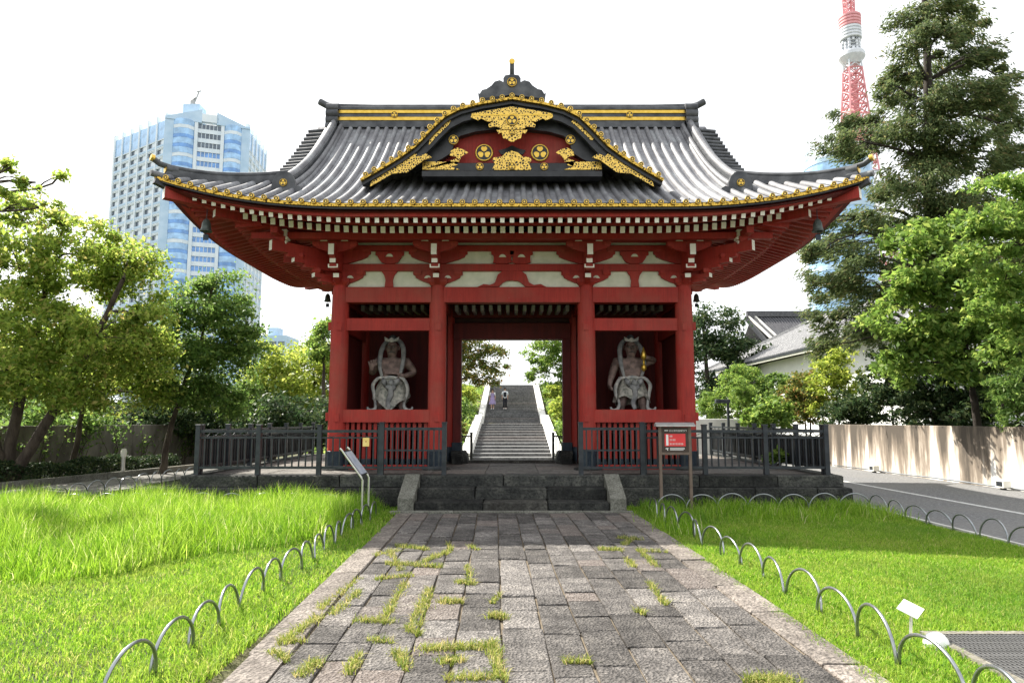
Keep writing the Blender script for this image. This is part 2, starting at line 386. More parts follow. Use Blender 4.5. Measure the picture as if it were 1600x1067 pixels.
# kerbs
k = MB()
for (a, b) in (((6.36, 2), (6.36, 14.5)),):
    k.bar((a[0]+.03, a[1], 0), (b[0]+.03, b[1], 0), .06, .1)
tag(k.build('lawn_kerb', M['conc']), 'thin pale kerb between the mown lawn and the asphalt road', 'kerb', kind='structure')
kr = thing('walkway_kerb', 'low grey stone kerb between the walkway and the clipped hedge', 'kerb', (-12, 10, 0), kind='structure')
kp = [(-12.45, 2), (-12.25, 10), (-11.75, 15.9), (-10.35, 21.8), (-9.35, 26)]
for (a, b) in zip(kp[:-1], kp[1:]):
    a = Vector(a); b = Vector(b); n = max(1, int((b-a).length/1.0)); 
    for i in range(n):
        p = a+(b-a)*(i/n); q = a+(b-a)*((i+.985)/n)
        MB().bar((p.x, p.y, .06), (q.x, q.y, .06), .16, .2).build('kerb_stone', M['cheek'], kr)
# ================================================================== stone path
path = MB(); path.box(-1.99, 2.05, -9.4, -.03, -.03, .012)
path = path.build('path', M['earth']); tag(path, kind='structure')
path.location = (.035, 11.8, 0); path.rotation_euler = (0, 0, .026); ORG[path] = Vector((0, 0, 0))
edges = [-1.70, -1.44, -1.19, -.90, -.61, -.28, .03, .30, .59, .88, 1.18, 1.46, 1.75]
for c in range(12):
    y = -.05-random.uniform(0, .25)
    first = True; y0 = -.05
    while y0 > -9.3:
        L = random.choice([.34, .42, .5, .58, .66, .78])*random.uniform(.9, 1.1)
        y1 = y0-L; g_ = .005+random.random()*.006
        dz = random.uniform(-.007, .007)
        m = MB(); xa, xb = edges[c]+g_, edges[c+1]-g_
        cx, cy = (xa+xb)/2, (y0+y1)/2
        m.cham(xa-cx, xb-cx, y1+g_-cy, y0-g_-cy, -.02, .035+dz, .008, jit=.007)
        link('paving_stone', m.mesh('paving_stone', M['pave']), path, (cx, cy, 0), (random.uniform(-.008, .008), random.uniform(-.008, .008), random.uniform(-.006, .006)))
        y0 = y1
for xa, xb in ((-1.985, -1.71), (1.76, 2.045)):
    y0 = -.05
    while y0 > -9.3:
        L = random.uniform(.8, 1.35); y1 = y0-L
        m = MB(); cx, cy = (xa+xb)/2, (y0+y1)/2; w = random.uniform(-.02, .02)
        m.cham(xa-cx-w, xb-cx, y1+.008-cy, y0-.008-cy, -.02, .04+random.uniform(-.006, .006), .01, jit=.014)
        link('edge_stone', m.mesh('edge_stone', M['kerbpave']), path, (cx, cy, 0), (0, 0, random.uniform(-.008, .008)))
        y0 = y1
# ================================================================== stone platform with steps
plat = thing('stone_platform', 'dark weathered stone platform with three front steps carrying the red gate', 'platform', (0, 12.7, 0))
ZP = .58
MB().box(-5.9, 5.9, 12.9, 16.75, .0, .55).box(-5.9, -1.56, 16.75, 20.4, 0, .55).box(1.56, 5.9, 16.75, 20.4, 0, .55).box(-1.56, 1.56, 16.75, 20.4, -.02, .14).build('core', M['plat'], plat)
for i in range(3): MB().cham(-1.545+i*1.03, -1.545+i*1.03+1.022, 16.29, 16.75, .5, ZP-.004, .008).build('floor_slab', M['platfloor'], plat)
def course(z0, z1, x0, x1, yf, yb, gaps, L, skip=None):
    x = x0
    while x < x1-.05:
        w = min(L*random.uniform(.75, 1.2), x1-x)
        if x1-x-w < .4: w = x1-x
        if not (skip and x+w > skip[0] and x < skip[1]):
            m = MB(); m.cham(x+.009, x+w-.009, yf+random.uniform(-.008, .008), yb, z0, z1-random.uniform(0, .006), .02, jit=.007); m.build('platform_stone', M['plat'], plat)
        x += w
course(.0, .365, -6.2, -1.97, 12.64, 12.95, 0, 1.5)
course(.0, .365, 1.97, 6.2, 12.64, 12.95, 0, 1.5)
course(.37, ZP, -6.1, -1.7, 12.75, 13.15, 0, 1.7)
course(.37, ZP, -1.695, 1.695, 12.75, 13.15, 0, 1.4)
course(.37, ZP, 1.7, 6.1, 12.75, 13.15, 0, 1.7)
for sx in (-1, 1):
    for z0, z1, xo in ((0, .365, 6.2), (.37, ZP, 6.1)):
        y = 13.155 if z0 else 12.955
        while y < 20.5:
            L = random.uniform(1.2, 1.7); y1 = min(y+L, 20.5)
            m = MB(); xa, xb = sorted((sx*xo, sx*(xo-.42)))
            m.cham(xa, xb, y+.004, y1-.004, z0, z1, .012, jit=.004); m.build('platform_stone', M['plat'], plat); y = y1
nx, ny = 11, 7
for i in range(nx):
    for j in range(ny):
        xa = -5.675+i*11.35/nx; ya = 13.155+j*7.3/ny
        if i in (4, 5, 6) and j >= 3: continue
        m = MB(); m.cham(xa+.004, xa+11.35/nx-.004, ya+.004, ya+7.3/ny-.004, .5, ZP-.003+random.uniform(-.003, .003), .008)
        m.build('floor_slab', M['platfloor'], plat)
for (z0, z1, yf, yb, cuts) in ((0, .19, 11.98, 12.40, (-1.68, -.5, .62, 1.68)), (.192, .385, 12.37, 12.78, (-1.68, -.66, .62, 1.68))):
    for xa, xb in zip(cuts[:-1], cuts[1:]):
        m = MB(); m.cham(xa+.008, xb-.008, yf+random.uniform(-.006, .006), yb, z0, z1, .022, jit=.006); m.build('step_stone', M['plat'], plat)
for sx in (-1, 1):
    a, b = sorted((sx*1.69, sx*1.96))
    m = MB(); m.prism([(11.93, 0), (11.93, .25), (12.745, .60), (12.80, .60), (12.80, 0)], a, b, 'x')
    m.build('cheek_stone', M['cheek'], plat)
m = MB(); 
for xa, xb in ((-2.08, -1.0), (-.995, .2), (.205, 1.2), (1.205, 2.06)):
    m = MB(); m.cham(xa, xb, 11.80, 11.925, 0, .055, .01, jit=.004); m.build('sill_stone', M['cheek'], plat)

# ================================================================== walls beside the road and the garden
def long_wall(name, label, a, b, h, th, mat, L, top=None, cat='wall', gap=.006):
    a = Vector(a); b = Vector(b); d = (b-a); n = max(1, round(d.length/L)); ang = math.atan2(d.y, d.x)
    o = thing(name, label, cat, (a.x, a.y, 0)); o.rotation_euler = (0, 0, ang); ORG[o] = Vector()
    w = d.length/n
    for i in range(n):
        m = MB(); m.cham(i*w+gap, (i+1)*w-gap, -th/2, th/2, -.05, h, .012)
        link('wall_panel', m.mesh('wall_panel', mat), o)
    return o
rw = long_wall('retaining_wall', 'low white rendered wall with brown rain stains along the asphalt road', (11.13, 24.4), (12.2, 4), 1.43, .26, M['stain'], 5.2, gap=.002)
lw = long_wall('garden_wall', 'grey concrete panel wall behind the hedge on the walkway side', (-15.8, 12), (-11.6, 26.5), 1.42, .16, simple('grey_panel_concrete', (.09, .08, .07), (.24, .22, .19), 1.9, .9, stretch=(1, 1, .4), bump=.1), 2.0)
bw = thing('wall_block', 'short white wall with a grey end pier behind the right side fence', 'wall', (8.2, 27, 0))
MB().cham(6.9, 9.2, 26.8, 27.2, -.05, 1.62, .02).build('wall_body', M['conc'], bw)
MB().cham(9.205, 9.75, 26.75, 27.25, -.05, 1.64, .02).build('end_pier', M['stain'], bw)
# conduit and floodlights at the foot of the stained wall
def wx(y): return 11.13+(24.4-y)*(12.2-11.13)/20.4
m = MB(); pts = [(wx(y)-.24+random.uniform(-.02, .02), y, .055+random.uniform(-.01, .01)) for y in np.arange(23.5, 5, -1.0)]
m.tube(pts, .022, 6); co = m.build('wall_conduit', M['hoop'], None, True); tag(co, 'thin grey conduit pipe lying along the foot of the stained wall', 'pipe')
for y, lab in ((21.0, 'small white box floodlight at the far end of the stained wall'), (15.9, 'small white box floodlight at the foot of the stained wall near the photo edge')):
    t_ = thing('floodlight', lab, 'floodlight', (wx(y)-.33, y, 0), 'floodlights along the stained wall')
    x = wx(y)-.33
    MB().cham(x-.09, x+.09, y-.13, y+.13, .05, .22, .015).build('housing', M['white'], t_)
    MB().box(x-.094, x-.0905, y-.1, y+.1, .08, .19).build('lens', simple('dark_glass', (.03, .035, .04), rough=.1), t_)
    MB().box(x-.04, x+.04, y-.05, y+.05, 0, .055).build('foot', M['fence'], t_)
# ================================================================== the gate
YF, YM, YB = 14.2, 16.4, 18.6
CXS = [-3.61, -1.56, 1.56, 3.61]
XE, YE, YE2, YR = 6.45, 11.9, 20.9, 16.4
XG, QG = 4.4, 1.8
gate = thing('temple_gate', 'red three-bay temple gate with grey tiled hip-and-gable roof and gilded front gable', 'gate', (0, 16.4, ZP))
def lift(x, y):
    dy = min(abs(y-YE), abs(YE2-y)); r = math.hypot(max(0, XE-abs(x)), dy)
    return .52*max(0., 1-r/3.7)**2.3
def P(q): return 5.46+.47*q+.0648*q*q
def zroof(x, y):
    qy = min(y-YE, YE2-y); q = qy
    if abs(x) > XG+.5: q = min(qy, (XE-abs(x))*QG/(XE-XG))
    return P(max(q, 0))+lift(x, y)
# --- columns with dark metal shoes and wedge plates
for yi, Y in enumerate((YF, YM, YB)):
    for X in CXS:
        c_ = MB().lathe([(.186, .60), (.186, 2.5), (.184, 3.6), (.172, 4.25), (.15, 4.40)], 20, (X, Y, 0)).build('column', M['red'], gate, True, 40)
        MB().lathe([(.190, .60), (.190, .93), (.194, .935), (.194, .955), (.188, .96)], 20, (X, Y, 0)).build('metal_shoe', M['shoe'], c_, True, 30)
        MB().lathe([(.30, .575), (.29, .61), (.24, .625)], 16, (X, Y, 0)).build('base_stone', M['plat'], c_, True, 30)
        if yi == 0:
            for z in (3.50, 1.62):
                MB().cham(X-.055-.03*np.sign(X), X+.055-.03*np.sign(X), Y-.205, Y-.15, z-.07, z+.09, .008).build('wedge_plate', M['red'], c_)
                s_ = np.sign(X)
                MB().box(min(X+s_*.16, X+s_*.235), max(X+s_*.16, X+s_*.235), Y-.05, Y+.05, z-.05, z+.12).build('tie_end', M['red'], c_)
# --- tie beams
def beam(name, x0, x1, y0, y1, z0, z1, mat, b=.012):
    return MB().cham(x0, x1, y0, y1, z0, z1, b).build(name, mat, gate)
for a, b in ((0, 1), (1, 2), (2, 3)):
    x0, x1 = CXS[a]+.13, CXS[b]-.13
    beam('head_beam', x0, x1, YF-.12, YF+.12, 4.03, 4.355, M['red'])
    beam('head_beam', x0, x1, YM-.12, YM+.12, 4.03, 4.355, M['redin'])
    beam('head_beam', x0, x1, YB-.12, YB+.12, 4.03, 4.355, M['red'])
    if a != 1:
        beam('upper_rail', x0, x1, YF-.09, YF+.09, 3.44, 3.70, M['red'])
        beam('waist_rail', x0, x1, YF-.12, YF+.12, 1.54, 1.80, M['red'])
        beam('sill_rail', x0, x1, YF-.09, YF+.09, .585, .68, M['red2'])
        beam('upper_rail', x0, x1, YB-.09, YB+.09, 3.44, 3.70, M['red'])
        beam('waist_rail', x0, x1, YB-.12, YB+.12, 1.54, 1.80, M['red'])
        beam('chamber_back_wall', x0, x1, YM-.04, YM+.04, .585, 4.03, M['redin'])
        beam('chamber_floor', x0, x1, YF+.13, YM-.05, 1.28, 1.36, M['darkwood'])
        n = 15
        for i in range(n):
            xs_ = x0+.09+(x1-x0-.18)*i/(n-1)
            s_ = MB().cham(xs_-.032, xs_+.032, YF-.045, YF+.03, .68, 1.54, .006).build('lattice_slat', M['red2'], gate)
            MB().box(xs_-.036, xs_+.036, YF-.049, YF+.034, .682, .80, 0).build('slat_shoe', M['shoe'], s_)
for X in CXS:
    for y0, y1 in ((YF, YM), (YM, YB)):
        beam('side_head_beam', X-.1, X+.1, y0+.15, y1-.15, 4.04, 4.35, M['red'])
        s_ = np.sign(X)
        if abs(X) > 2 or y0 == YF:
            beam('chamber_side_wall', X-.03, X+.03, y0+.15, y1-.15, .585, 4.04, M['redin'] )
        if abs(X) > 2:
            for z0, z1 in ((3.44, 3.70), (1.54, 1.80)):
                beam('side_rail', X-.11, X+.11, y0+.15, y1-.15, z0, z1, M['red'])
# inner door frame in the middle row
beam('door_lintel', -1.40, 1.40, YM-.16, YM+.16, 3.51, 3.90, M['redin'])
beam('transom_board', -1.42, 1.42, YM-.03, YM+.03, 3.90, 4.03, M['darkwood'])
for s_ in (-1, 1):
    xa, xb = sorted((s_*1.21, s_*1.40))
    beam('door_jamb', xa, xb, YM-.14, YM+.14, .80, 3.51, M['redin'])
    xa, xb = sorted((s_*1.10, s_*1.40)); 
    MB().prism([(s_*1.02, .585), (s_*1.42, .585), (s_*1.42, .86), (s_*1.10, .86), (s_*1.05, .72)][::int(s_)], YM-.32, YM+.3, 'y').build('door_plinth', M['plat'], gate)
    xa, xb = sorted((s_*1.14, s_*1.37)); MB().cham(xa, xb, YM-.62, YM-.33, .585, .80, .02).build('door_plinth', M['plat'], gate)
    xa, xb = sorted((s_*1.18, s_*1.42)); MB().box(xa, xb, YM-.17, YM+.17, .865, 1.06).build('metal_shoe', M['shoe'], gate)
MB().box(-1.1, 1.1, YM-.1, YM+.1, .58, .64).build('threshold', M['plat'], gate)
# ceiling over the gate and its pale rafters
beam('ceiling', -3.5, 3.5, YF+.15, YB-.15, 4.36, 4.42, M['darkwood'])
for i in range(36):
    x = -3.4+i*6.8/35
    if min(abs(x-c) for c in CXS) < .16: continue
    MB().bar((x, YF+1.15, 4.115), (x, YF+2.06, 4.16), .075, .13).build('ceiling_rafter', M['palewood'], gate)
# --- plaster frieze and bracket sets
ZT = 5.62
MB().box(-3.75, 3.75, YF-.02, YF+.03, 4.357, ZT).build('plaster_frieze', M['plaster'], gate)
for s_ in (-1, 1):
    xa, xb = sorted((s_*3.58, s_*3.63)); MB().box(xa, xb, YF+.04, YB-.04, 4.357, ZT).build('plaster_frieze', M['plaster'], gate)
MB().box(-3.75, 3.75, YB-.03, YB+.02, 4.357, ZT).build('plaster_frieze', M['plaster'], gate)
def arm_poly(x, z0, z1, w0, w1):
    """boat-shaped bracket arm"""
    h = z1-z0; R_ = [(x+w0, z0), (x+w0+.10, z0+.025), (x+w0+(w1-w0)*.62, z0+h*.30), (x+w1-.055, z0+h*.50), (x+w1-.04, z0+h*.66), (x+w1, z0+h*.72), (x+w1, z1)]
    L_ = [(2*x-a, b) for a, b in R_][::-1]
    return R_+L_
def block(x, y, z0, w, h, d=None):
    d = d or w; m = MB(); a = w*.36; e = d*.36
    pts = []
    for (hw, hd, z) in ((a, e, z0), (w*.5, d*.5, z0+h*.42), (w*.5, d*.5, z0+h)):
        pts += [(x-hw, y-hd, z), (x+hw, y-hd, z), (x+hw, y+hd, z), (x-hw, y+hd, z)]
    f = [(3, 2, 1, 0), (8, 9, 10, 11)]
    for l_ in range(2):
        for q in range(4): f.append((l_*4+q, l_*4+(q+1) % 4, l_*4+4+(q+1) % 4, l_*4+4+q))
    return m.add(pts, f)
def bracket(X, corner=0):
    b = MB(); b.v = block(X, YF, 4.385, .40, .15).v; b.f = block(X, YF, 4.385, .40, .15).f; b.m = [0]*len(b.f)
    br = b.build('bracket_set', M['red'], gate)
    def sub(nm, mb, mat='red'): return mb.build(nm, M[mat], br)
    # lateral arms
    sub('bracket_arm', MB().prism(arm_poly(X, 4.42, 4.70, .12, .52), YF-.10, YF-.025))
    sub('bracket_arm', MB().prism(arm_poly(X, 4.86, 5.15, .13, .62), YF-.10, YF-.025))
    sub('bracket_arm', MB().prism(arm_poly(X, 4.98, 5.20, .08, .46), YF-.62, YF-.54))
    for dx in (-.42, 0, .42):
        sub('bearing_block', block(X+dx, YF-.07, 4.60, .15, .12, .13))
        sub('bearing_block', block(X+dx*.9, YF-.58, 5.10, .14, .10, .12))
    for dx in (-.52, -.18, .18, .52): sub('bearing_block', block(X+dx, YF-.07, 5.10, .15, .12, .13))
    # forward arms with white ends
    for (ye, zc, w, h) in ((YF-.44, 4.535, .12, .085), (YF-.74, 4.775, .12, .085), (YF-.88, 4.975, .115, .22)):
        m = MB(); m.bar((X, ye, zc), (X, YF+.1, zc), w, h, 0, 1); m.build('projecting_arm', [M['red'], M['white']], br)
        m = MB(); m.prism([(ye+.02, zc-h/2), (ye+.22, zc-h/2-.08), (YF, zc-h/2-.09), (YF, zc-h/2)], X-w/2+.004, X+w/2-.004, 'x'); m.build('arm_belly', M['red'], br)
    m = block(X, YF-.60, 4.615, .19, .10); m.m = [0]*len(m.f); m.f.append(m.f[2]); m.m = [0, 0]+[0]*8+[0]; 
    sub('bearing_block', block(X, YF-.60, 4.615, .19, .10))
    m = MB(); m.prism([(X-.10, 4.71), (X-.10, 4.635), (X+.10, 4.635), (X+.10, 4.71), (X+.075, 4.71), (X+.075, 4.66), (X-.075, 4.66), (X-.075, 4.71)], YF-.705, YF-.697); m.build('block_edging', M['white'], br)
    # small white plaster gaps beside the blocks
    for z in (4.565, 5.215, ):
        for dx in (-.21, .21):
            y_ = YF-.112 if z < 5 else YF-.66
            m = MB(); m.prism([(X+dx-.075, z-.022), (X+dx+.075, z-.022), (X+dx+.045, z+.02), (X+dx+.02, z+.035), (X+dx-.02, z+.035), (X+dx-.045, z+.02)], y_, y_+.006); m.build('plaster_gap', M['plaster'], br)
    if corner:
        s_ = corner
        for (L, zc, h) in ((.50, 4.535, .085), (.85, 4.775, .085), (1.22, 4.99, .2)):
            for dx, dy, k in ((s_, 0, 1.0), (s_*.707, -.707, 1.3)):
                e = Vector((X+dx*L*k, YF+dy*L*k, zc)); m = MB(); m.bar(e, (X, YF, zc), .12, h, 0, 1); m.build('projecting_arm', [M['red'], M['white']], br)
                if dy == 0 or True:
                    q = Vector((X+dx*L*k*.86, YF+dy*L*k*.86, zc)); sub('bearing_block', block(q.x, q.y, zc+h/2, .17, .10))
                    m = MB(); m.bar((X+dx*L*k*.78, YF+dy*L*k*.78, zc-h/2-.035), (X, YF, zc-h/2-.035), .105, .07); m.build('arm_belly', M['red'], br)
        # stacked white-faced block seen at the corner
        q = Vector((X+s_*.92, YF-.92))
        for z0, w, h in ((5.06, .11, .07), (5.14, .17, .05), (5.20, .10, .15)):
            m = MB(); m.box(q.x-w/2, q.x+w/2, q.y-w/2, q.y+w/2, z0, z0+h); m.build('corner_block', M['white'], br)
for i, X in enumerate(CXS): bracket(X, -1 if i == 0 else 1 if i == 3 else 0)
# struts between the columns, frog-leg strut in the middle
for X in (-2.585, 2.585):
    st = MB().prism([(X-.09, 4.36), (X+.09, 4.36), (X+.075, 4.50), (X+.10, 4.60), (X+.17, 4.70), (X-.17, 4.70), (X-.10, 4.60), (X-.075, 4.50)], YF-.09, YF-.025).build('strut', M['red'], gate)
    MB().prism(arm_poly(X, 4.86, 5.12, .07, .30), YF-.09, YF-.025).build('strut_arm', M['red'], st)
    for z, y_ in ((5.03, YF-.1), (5.245, YF-.66)):
        MB().prism([(X-.08, z-.025), (X+.08, z-.025), (X+.05, z+.02), (X+.02, z+.035), (X-.02, z+.035), (X-.05, z+.02)], y_, y_+.006).build('plaster_gap', M['plaster'], st)
fl = MB()
fo = [(-.72, 4.36), (-.60, 4.42), (-.46, 4.40), (-.36, 4.45), (-.30, 4.62), (-.20, 4.70), (0, 4.71), (.20, 4.70), (.30, 4.62), (.36, 4.45), (.46, 4.40), (.60, 4.42), (.72, 4.36)]
fi = [(-.70, 4.358), (-.58, 4.365), (-.44, 4.365), (-.28, 4.37), (-.19, 4.45), (-.12, 4.49), (0, 4.50), (.12, 4.49), (.19, 4.45), (.28, 4.37), (.44, 4.365), (.58, 4.365), (.70, 4.358)]
fl.strip(fo, fi, YF-.10, YF-.025); fl = fl.build('frog_leg_strut', M['red'], gate)
for dx in (-.2, .2):
    MB().prism(arm_poly(dx, 4.86, 5.14, .10, .24), YF-.09, YF-.025).build('strut_arm', M['red'], fl)
    for z, y_ in ((5.02, YF-.1), (5.245, YF-.66)):
        MB().prism([(dx-.08, z-.025), (dx+.08, z-.025), (dx+.05, z+.02), (dx+.02, z+.035), (dx-.02, z+.035), (dx-.05, z+.02)], y_, y_+.006).build('plaster_gap', M['plaster'], fl)
for z0, z1, yy in ((4.70, 4.85, YF-.115), (5.13, 5.25, YF-.115)):
    for y_ in (yy, 2*YM-yy-.09):
        beam('frieze_beam', -4.0, 4.0, y_, y_+.09, z0, z1, M['red'])
    for s_ in (-1, 1):
        xa, xb = sorted((s_*3.64, s_*3.73)); beam('frieze_beam', xa, xb, YF-.3, YB+.3, z0-.002, z1-.002, M['red'])
# eave purlins on the outer arms
XP, YP0, YP1 = 4.60, 13.35, 19.45
def purlin(pts): return MB().tube([], 1)
for y_ in (YP0, YP1): beam('eave_purlin', -XP-.6, XP+.6, y_-.07, y_+.07, 5.18, 5.315, M['red'])
for s_ in (-1, 1): beam('eave_purlin', s_*XP-.07, s_*XP+.07, YP0-.5, YP1+.5, 5.182, 5.313, M['red'])
beam('frieze_soffit', -4.5, 4.5, YP0+.1, YF-.1, 5.30, 5.32, M['red2'])
# --- rafters (white painted ends), two tiers, all four sides
def rafter(a, b, w, h, name):
    m = MB(); m.bar(a, b, w, h, 0, 1); return m.build(name, [M['red'], M['white']], gate)
sp = .1765; nF = 33
def rl(x, y): return lift(x*6.45/6.1, y)*.92
for i in range(-nF, nF+1):
    x = i*sp
    if abs(x) < 6.0:
        L = lift(x*XE/6.15, YE)
        yb_ = 13.3 if abs(x) < 4.9 else max(12.35, 13.3-(abs(x)-4.9)*1.0)
        rafter((x, 12.15, 5.213+L), (x, yb_, 5.213+.27*(yb_-12.15)+L*(1-.25*(yb_-12.15))), .078, .088, 'flying_rafter')
    if abs(x) < 5.15:
        L = lift(x*XE/5.7, YE+.25)*.85
        yb_ = 14.25 if abs(x) < 4.0 else max(12.95, 14.25-(abs(x)-4.0)*1.15)
        rafter((x, 12.75, 5.205+L), (x, yb_, 5.205+.25*(yb_-12.75)+L*(1-.3*(yb_-12.75))), .092, .125, 'base_rafter')
nS = 23
for s_ in (-1, 1):
    for i in range(-nS, nS+1):
        y = YM+i*sp
        if abs(y-YM) < 4.05:
            L = lift(XE, YM+(y-YM)*4.5/4.2); xb = 4.9 if abs(y-YM) < 3.0 else min(6.0, 4.9+(abs(y-YM)-3.0)*1.05)
            rafter((s_*6.12, y, 5.215+L), (s_*xb, y, 5.215+.27*(6.12-xb)+L*.7), .075, .085, 'flying_rafter')
        if abs(y-YM) < 3.45:
            L = rl(5.8*s_, YM+(y-YM)*1.02)*.8; xb = 3.7 if abs(y-YM) < 2.3 else min(5.2, 3.7+(abs(y-YM)-2.3)*1.15)
            rafter((s_*5.42, y, 5.215+L), (s_*xb, y, 5.215+.25*(5.42-xb)+L*.6), .092, .125, 'base_rafter')
# --- eave edges: fascias following the upturned corners, soffits, corner rafters
def ring(x, y, n=26):
    """front edge from -x to x at y=YM-(...)"""
    return
def edge_band(name, ix, z0, z1, inx, mat, side, ex=0.0):
    """a curved board along one eave. side: 0 front, 1 back, 2 left, 3 right; ix = inset from the tile edge"""
    hx, y0, y1 = XE-ix, YE+ix, YE2-ix; N = 33
    m = MB()
    if side < 2:
        y = y0 if side == 0 else y1; d = inx if side == 0 else -inx
        pts = [((-hx+2*hx*k/(N-1))*(1-ex/hx), y) for k in range(N)]; off = (0, d)
    else:
        x = -hx if side == 2 else hx; d = inx if side == 2 else -inx
        pts = [(x, YM+(y0+(y1-y0)*k/(N-1)-YM)*(1-ex/(y1-YM))) for k in range(N)]; off = (d, 0)
    v = []
    for (x, y) in pts:
        xx, yy = x*XE/hx, YM+(y-YM)*(YE2-YM)/(y1-YM); L = lift(xx, yy)
        xi, yi = x+off[0], y+off[1]
        if side < 2: xi = np.clip(xi, -hx+abs(d), hx-abs(d))
        else: yi = np.clip(yi, y0+abs(d), y1-abs(d))
        v += [(x, y, z0+L), (x, y, z1+L), (xi, yi, z1+L*.97), (xi, yi, z0+L*.97)]
    f = []
    for k_ in range(N-1):
        a, b = 4*k_, 4*k_+4
        for q in range(4): f.append((a+q, a+(q+1) % 4, b+(q+1) % 4, b+q))
    m.add(v, f); return m.build(name, mat, gate)
for sd_ in range(4):
    edge_band('gilt_eave_strip', 0.0, 5.392, 5.448, .05, M['eavegold'], sd_)
    edge_band('black_eave_board', .03, 5.355, 5.384, .2, M['black'], sd_)
    edge_band('eave_fascia', .17, 5.262, 5.353, .13, M['red'], sd_, .25)
    edge_band('rafter_tie', .78, 5.288, 5.335, .10, M['red'], sd_)
# soffit boards over the rafters
def soffit(x, y):
    q = min(y-YE, YE2-y, XE-abs(x))
    return (x, y, 5.345-.045*0+.27*max(0, q-.3)+lift(x, y)*max(0, 1-.30*q)+(-.02 if q < .35 else 0))
sxs = np.linspace(-XE+.06, XE-.06, 60); sys_ = np.linspace(YE+.06, YE2-.06, 44)
def soff(x, y):
    a = soffit(x, y); z = min(a[2], 5.345+.27*2.2); return (x, y, z)
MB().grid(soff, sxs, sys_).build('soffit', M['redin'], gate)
for sx_ in (-1, 1):
    for (yc, sy_) in ((YE, 1), (YE2, -1)):
        L = lift(sx_*XE, yc)
        a = Vector((sx_*(XE-.12), yc+sy_*.12, 5.20+L*.93)); b = Vector((sx_*3.7, YF if sy_ > 0 else YB, 5.58))
        m = MB(); m.bar(a, b, .17, .21, 0, 1); m.build('corner_rafter', [M['red'], M['white']], gate)
        a2 = a.lerp(b, .26)-Vector((0, 0, .15)); b2 = a.lerp(b, .9)-Vector((0, 0, .12))
        m = MB(); m.bar(a2, b2, .15, .20, 0, 1); m.build('corner_rafter', [M['red'], M['white']], gate)
        # black corner nose under the tile tip
        m = MB(); t0 = Vector((sx_*XE, yc, 5.38+L)); t1 = Vector((sx_*(XE-.5), yc+sy_*.5, 5.30+L*.7))
        m.bar(t0-Vector((0, 0, .03)), t1, .12, .10); m.build('corner_nose', M['black'], gate)
# ================================================================== roof
# tile bed: front/back slopes and hips
roof = MB()
qs = np.linspace(0, YR-YE, 22)
for sy_ in (1, -1):
    ye = YE if sy_ > 0 else YE2
    roof.grid(lambda x, q: (x, ye+sy_*q, P(q)+lift(x, ye+sy_*q)), np.linspace(-XG-.45, XG+.45, 42), qs)
    for sx_ in (-1, 1):
        def hipf(u, q, sx_=sx_, sy_=sy_, ye=ye):
            xin = XG+.45; xo = XE-q*(XE-XG)/QG; x = xin+(max(xo, xin)-xin)*u
            return (sx_*x, ye+sy_*q, P(q)+lift(x, ye+sy_*q))
        roof.grid(hipf, np.linspace(0, 1, 9), np.linspace(0, QG*(XE-XG-.45)/(XE-XG), 10))
for sx_ in (-1, 1):
    def sidef(w, q, sx_=sx_):
        x = XE-q*(XE-XG)/QG; y0, y1 = YE+q, YE2-q; y = y0+(y1-y0)*w
        return (sx_*x, y, P(q)+lift(x, y))
    roof.grid(sidef, np.linspace(0, 1, 34), np.linspace(0, QG, 10))
roof = roof.build('roof', M['tile'], gate, True)
# gold tile end
def crest_mesh(r, name='crest'):
    m = MB(); m.lathe([(r, 0), (r, .012), (r*.93, .022), (r*.86, .022), (r*.82, .010)], 18, axis='y', mi=0)
    m.lathe([(r*.825, .004), (r*.825, .012)], 18, axis='y', mi=1)
    for k in range(3):
        t = math.pi/2+k*2*math.pi/3; lf = []
        for (a, b) in ((.10, 0), (.22, .22), (.42, .34), (.60, .30), (.70, .14), (.64, 0), (.70, -.14), (.60, -.30), (.42, -.34), (.22, -.22)):
            lf.append((r*(a*math.cos(t)-b*math.sin(t)), r*(a*math.sin(t)+b*math.cos(t))))
        m.prism(lf[::-1], -.022, -.012, 'y', 0)
    return m.mesh(name, [M['gold'], M['black']])
def end_mesh(r):
    m = MB(); m.lathe([(r, -.02), (r, .012), (r*.9, .022), (r*.72, .022), (r*.68, .012)], 12, axis='y', mi=0)
    m.lathe([(r*.69, .008), (r*.69, .013)], 10, axis='y', mi=1); m.lathe([(r*.38, .01), (r*.34, .02)], 8, axis='y', mi=0)
    return m.mesh('tile_end', [M['gold'], M['black']])
END = end_mesh(.052)
def rib(pts, r=.056, parent=None, disc=True, name='cover_tile_row', mat='tile'):
    m = MB(); m.tube(pts, r, 6, True, half=True, sq=1.25)
    o = m.build(name, M[mat], parent or gate, True, 50)
    if disc:
        p = Vector(pts[0]); e = link('tile_end', END, o, p-ORG[o]+Vector((0, -.004, .012)))
    return o
rsp = .2225
for i in range(-29, 30):
    x = i*rsp
    if abs(x) < XG-.1: qmax = YR-YE-.12
    elif abs(x) < XG+.3: qmax = QG-.2 if abs(x) < XG+.2 else QG*(XE-abs(x))/(XE-XG)
    else: qmax = QG*(XE-abs(x))/(XE-XG)
    if abs(x) > XE-.1: continue
    n = max(3, int(qmax/.35))
    rib([(x, YE-.015+(qmax)*k/n, P(qmax*k/n)+lift(x, YE+qmax*k/n)-.004) for k in range(n+1)])
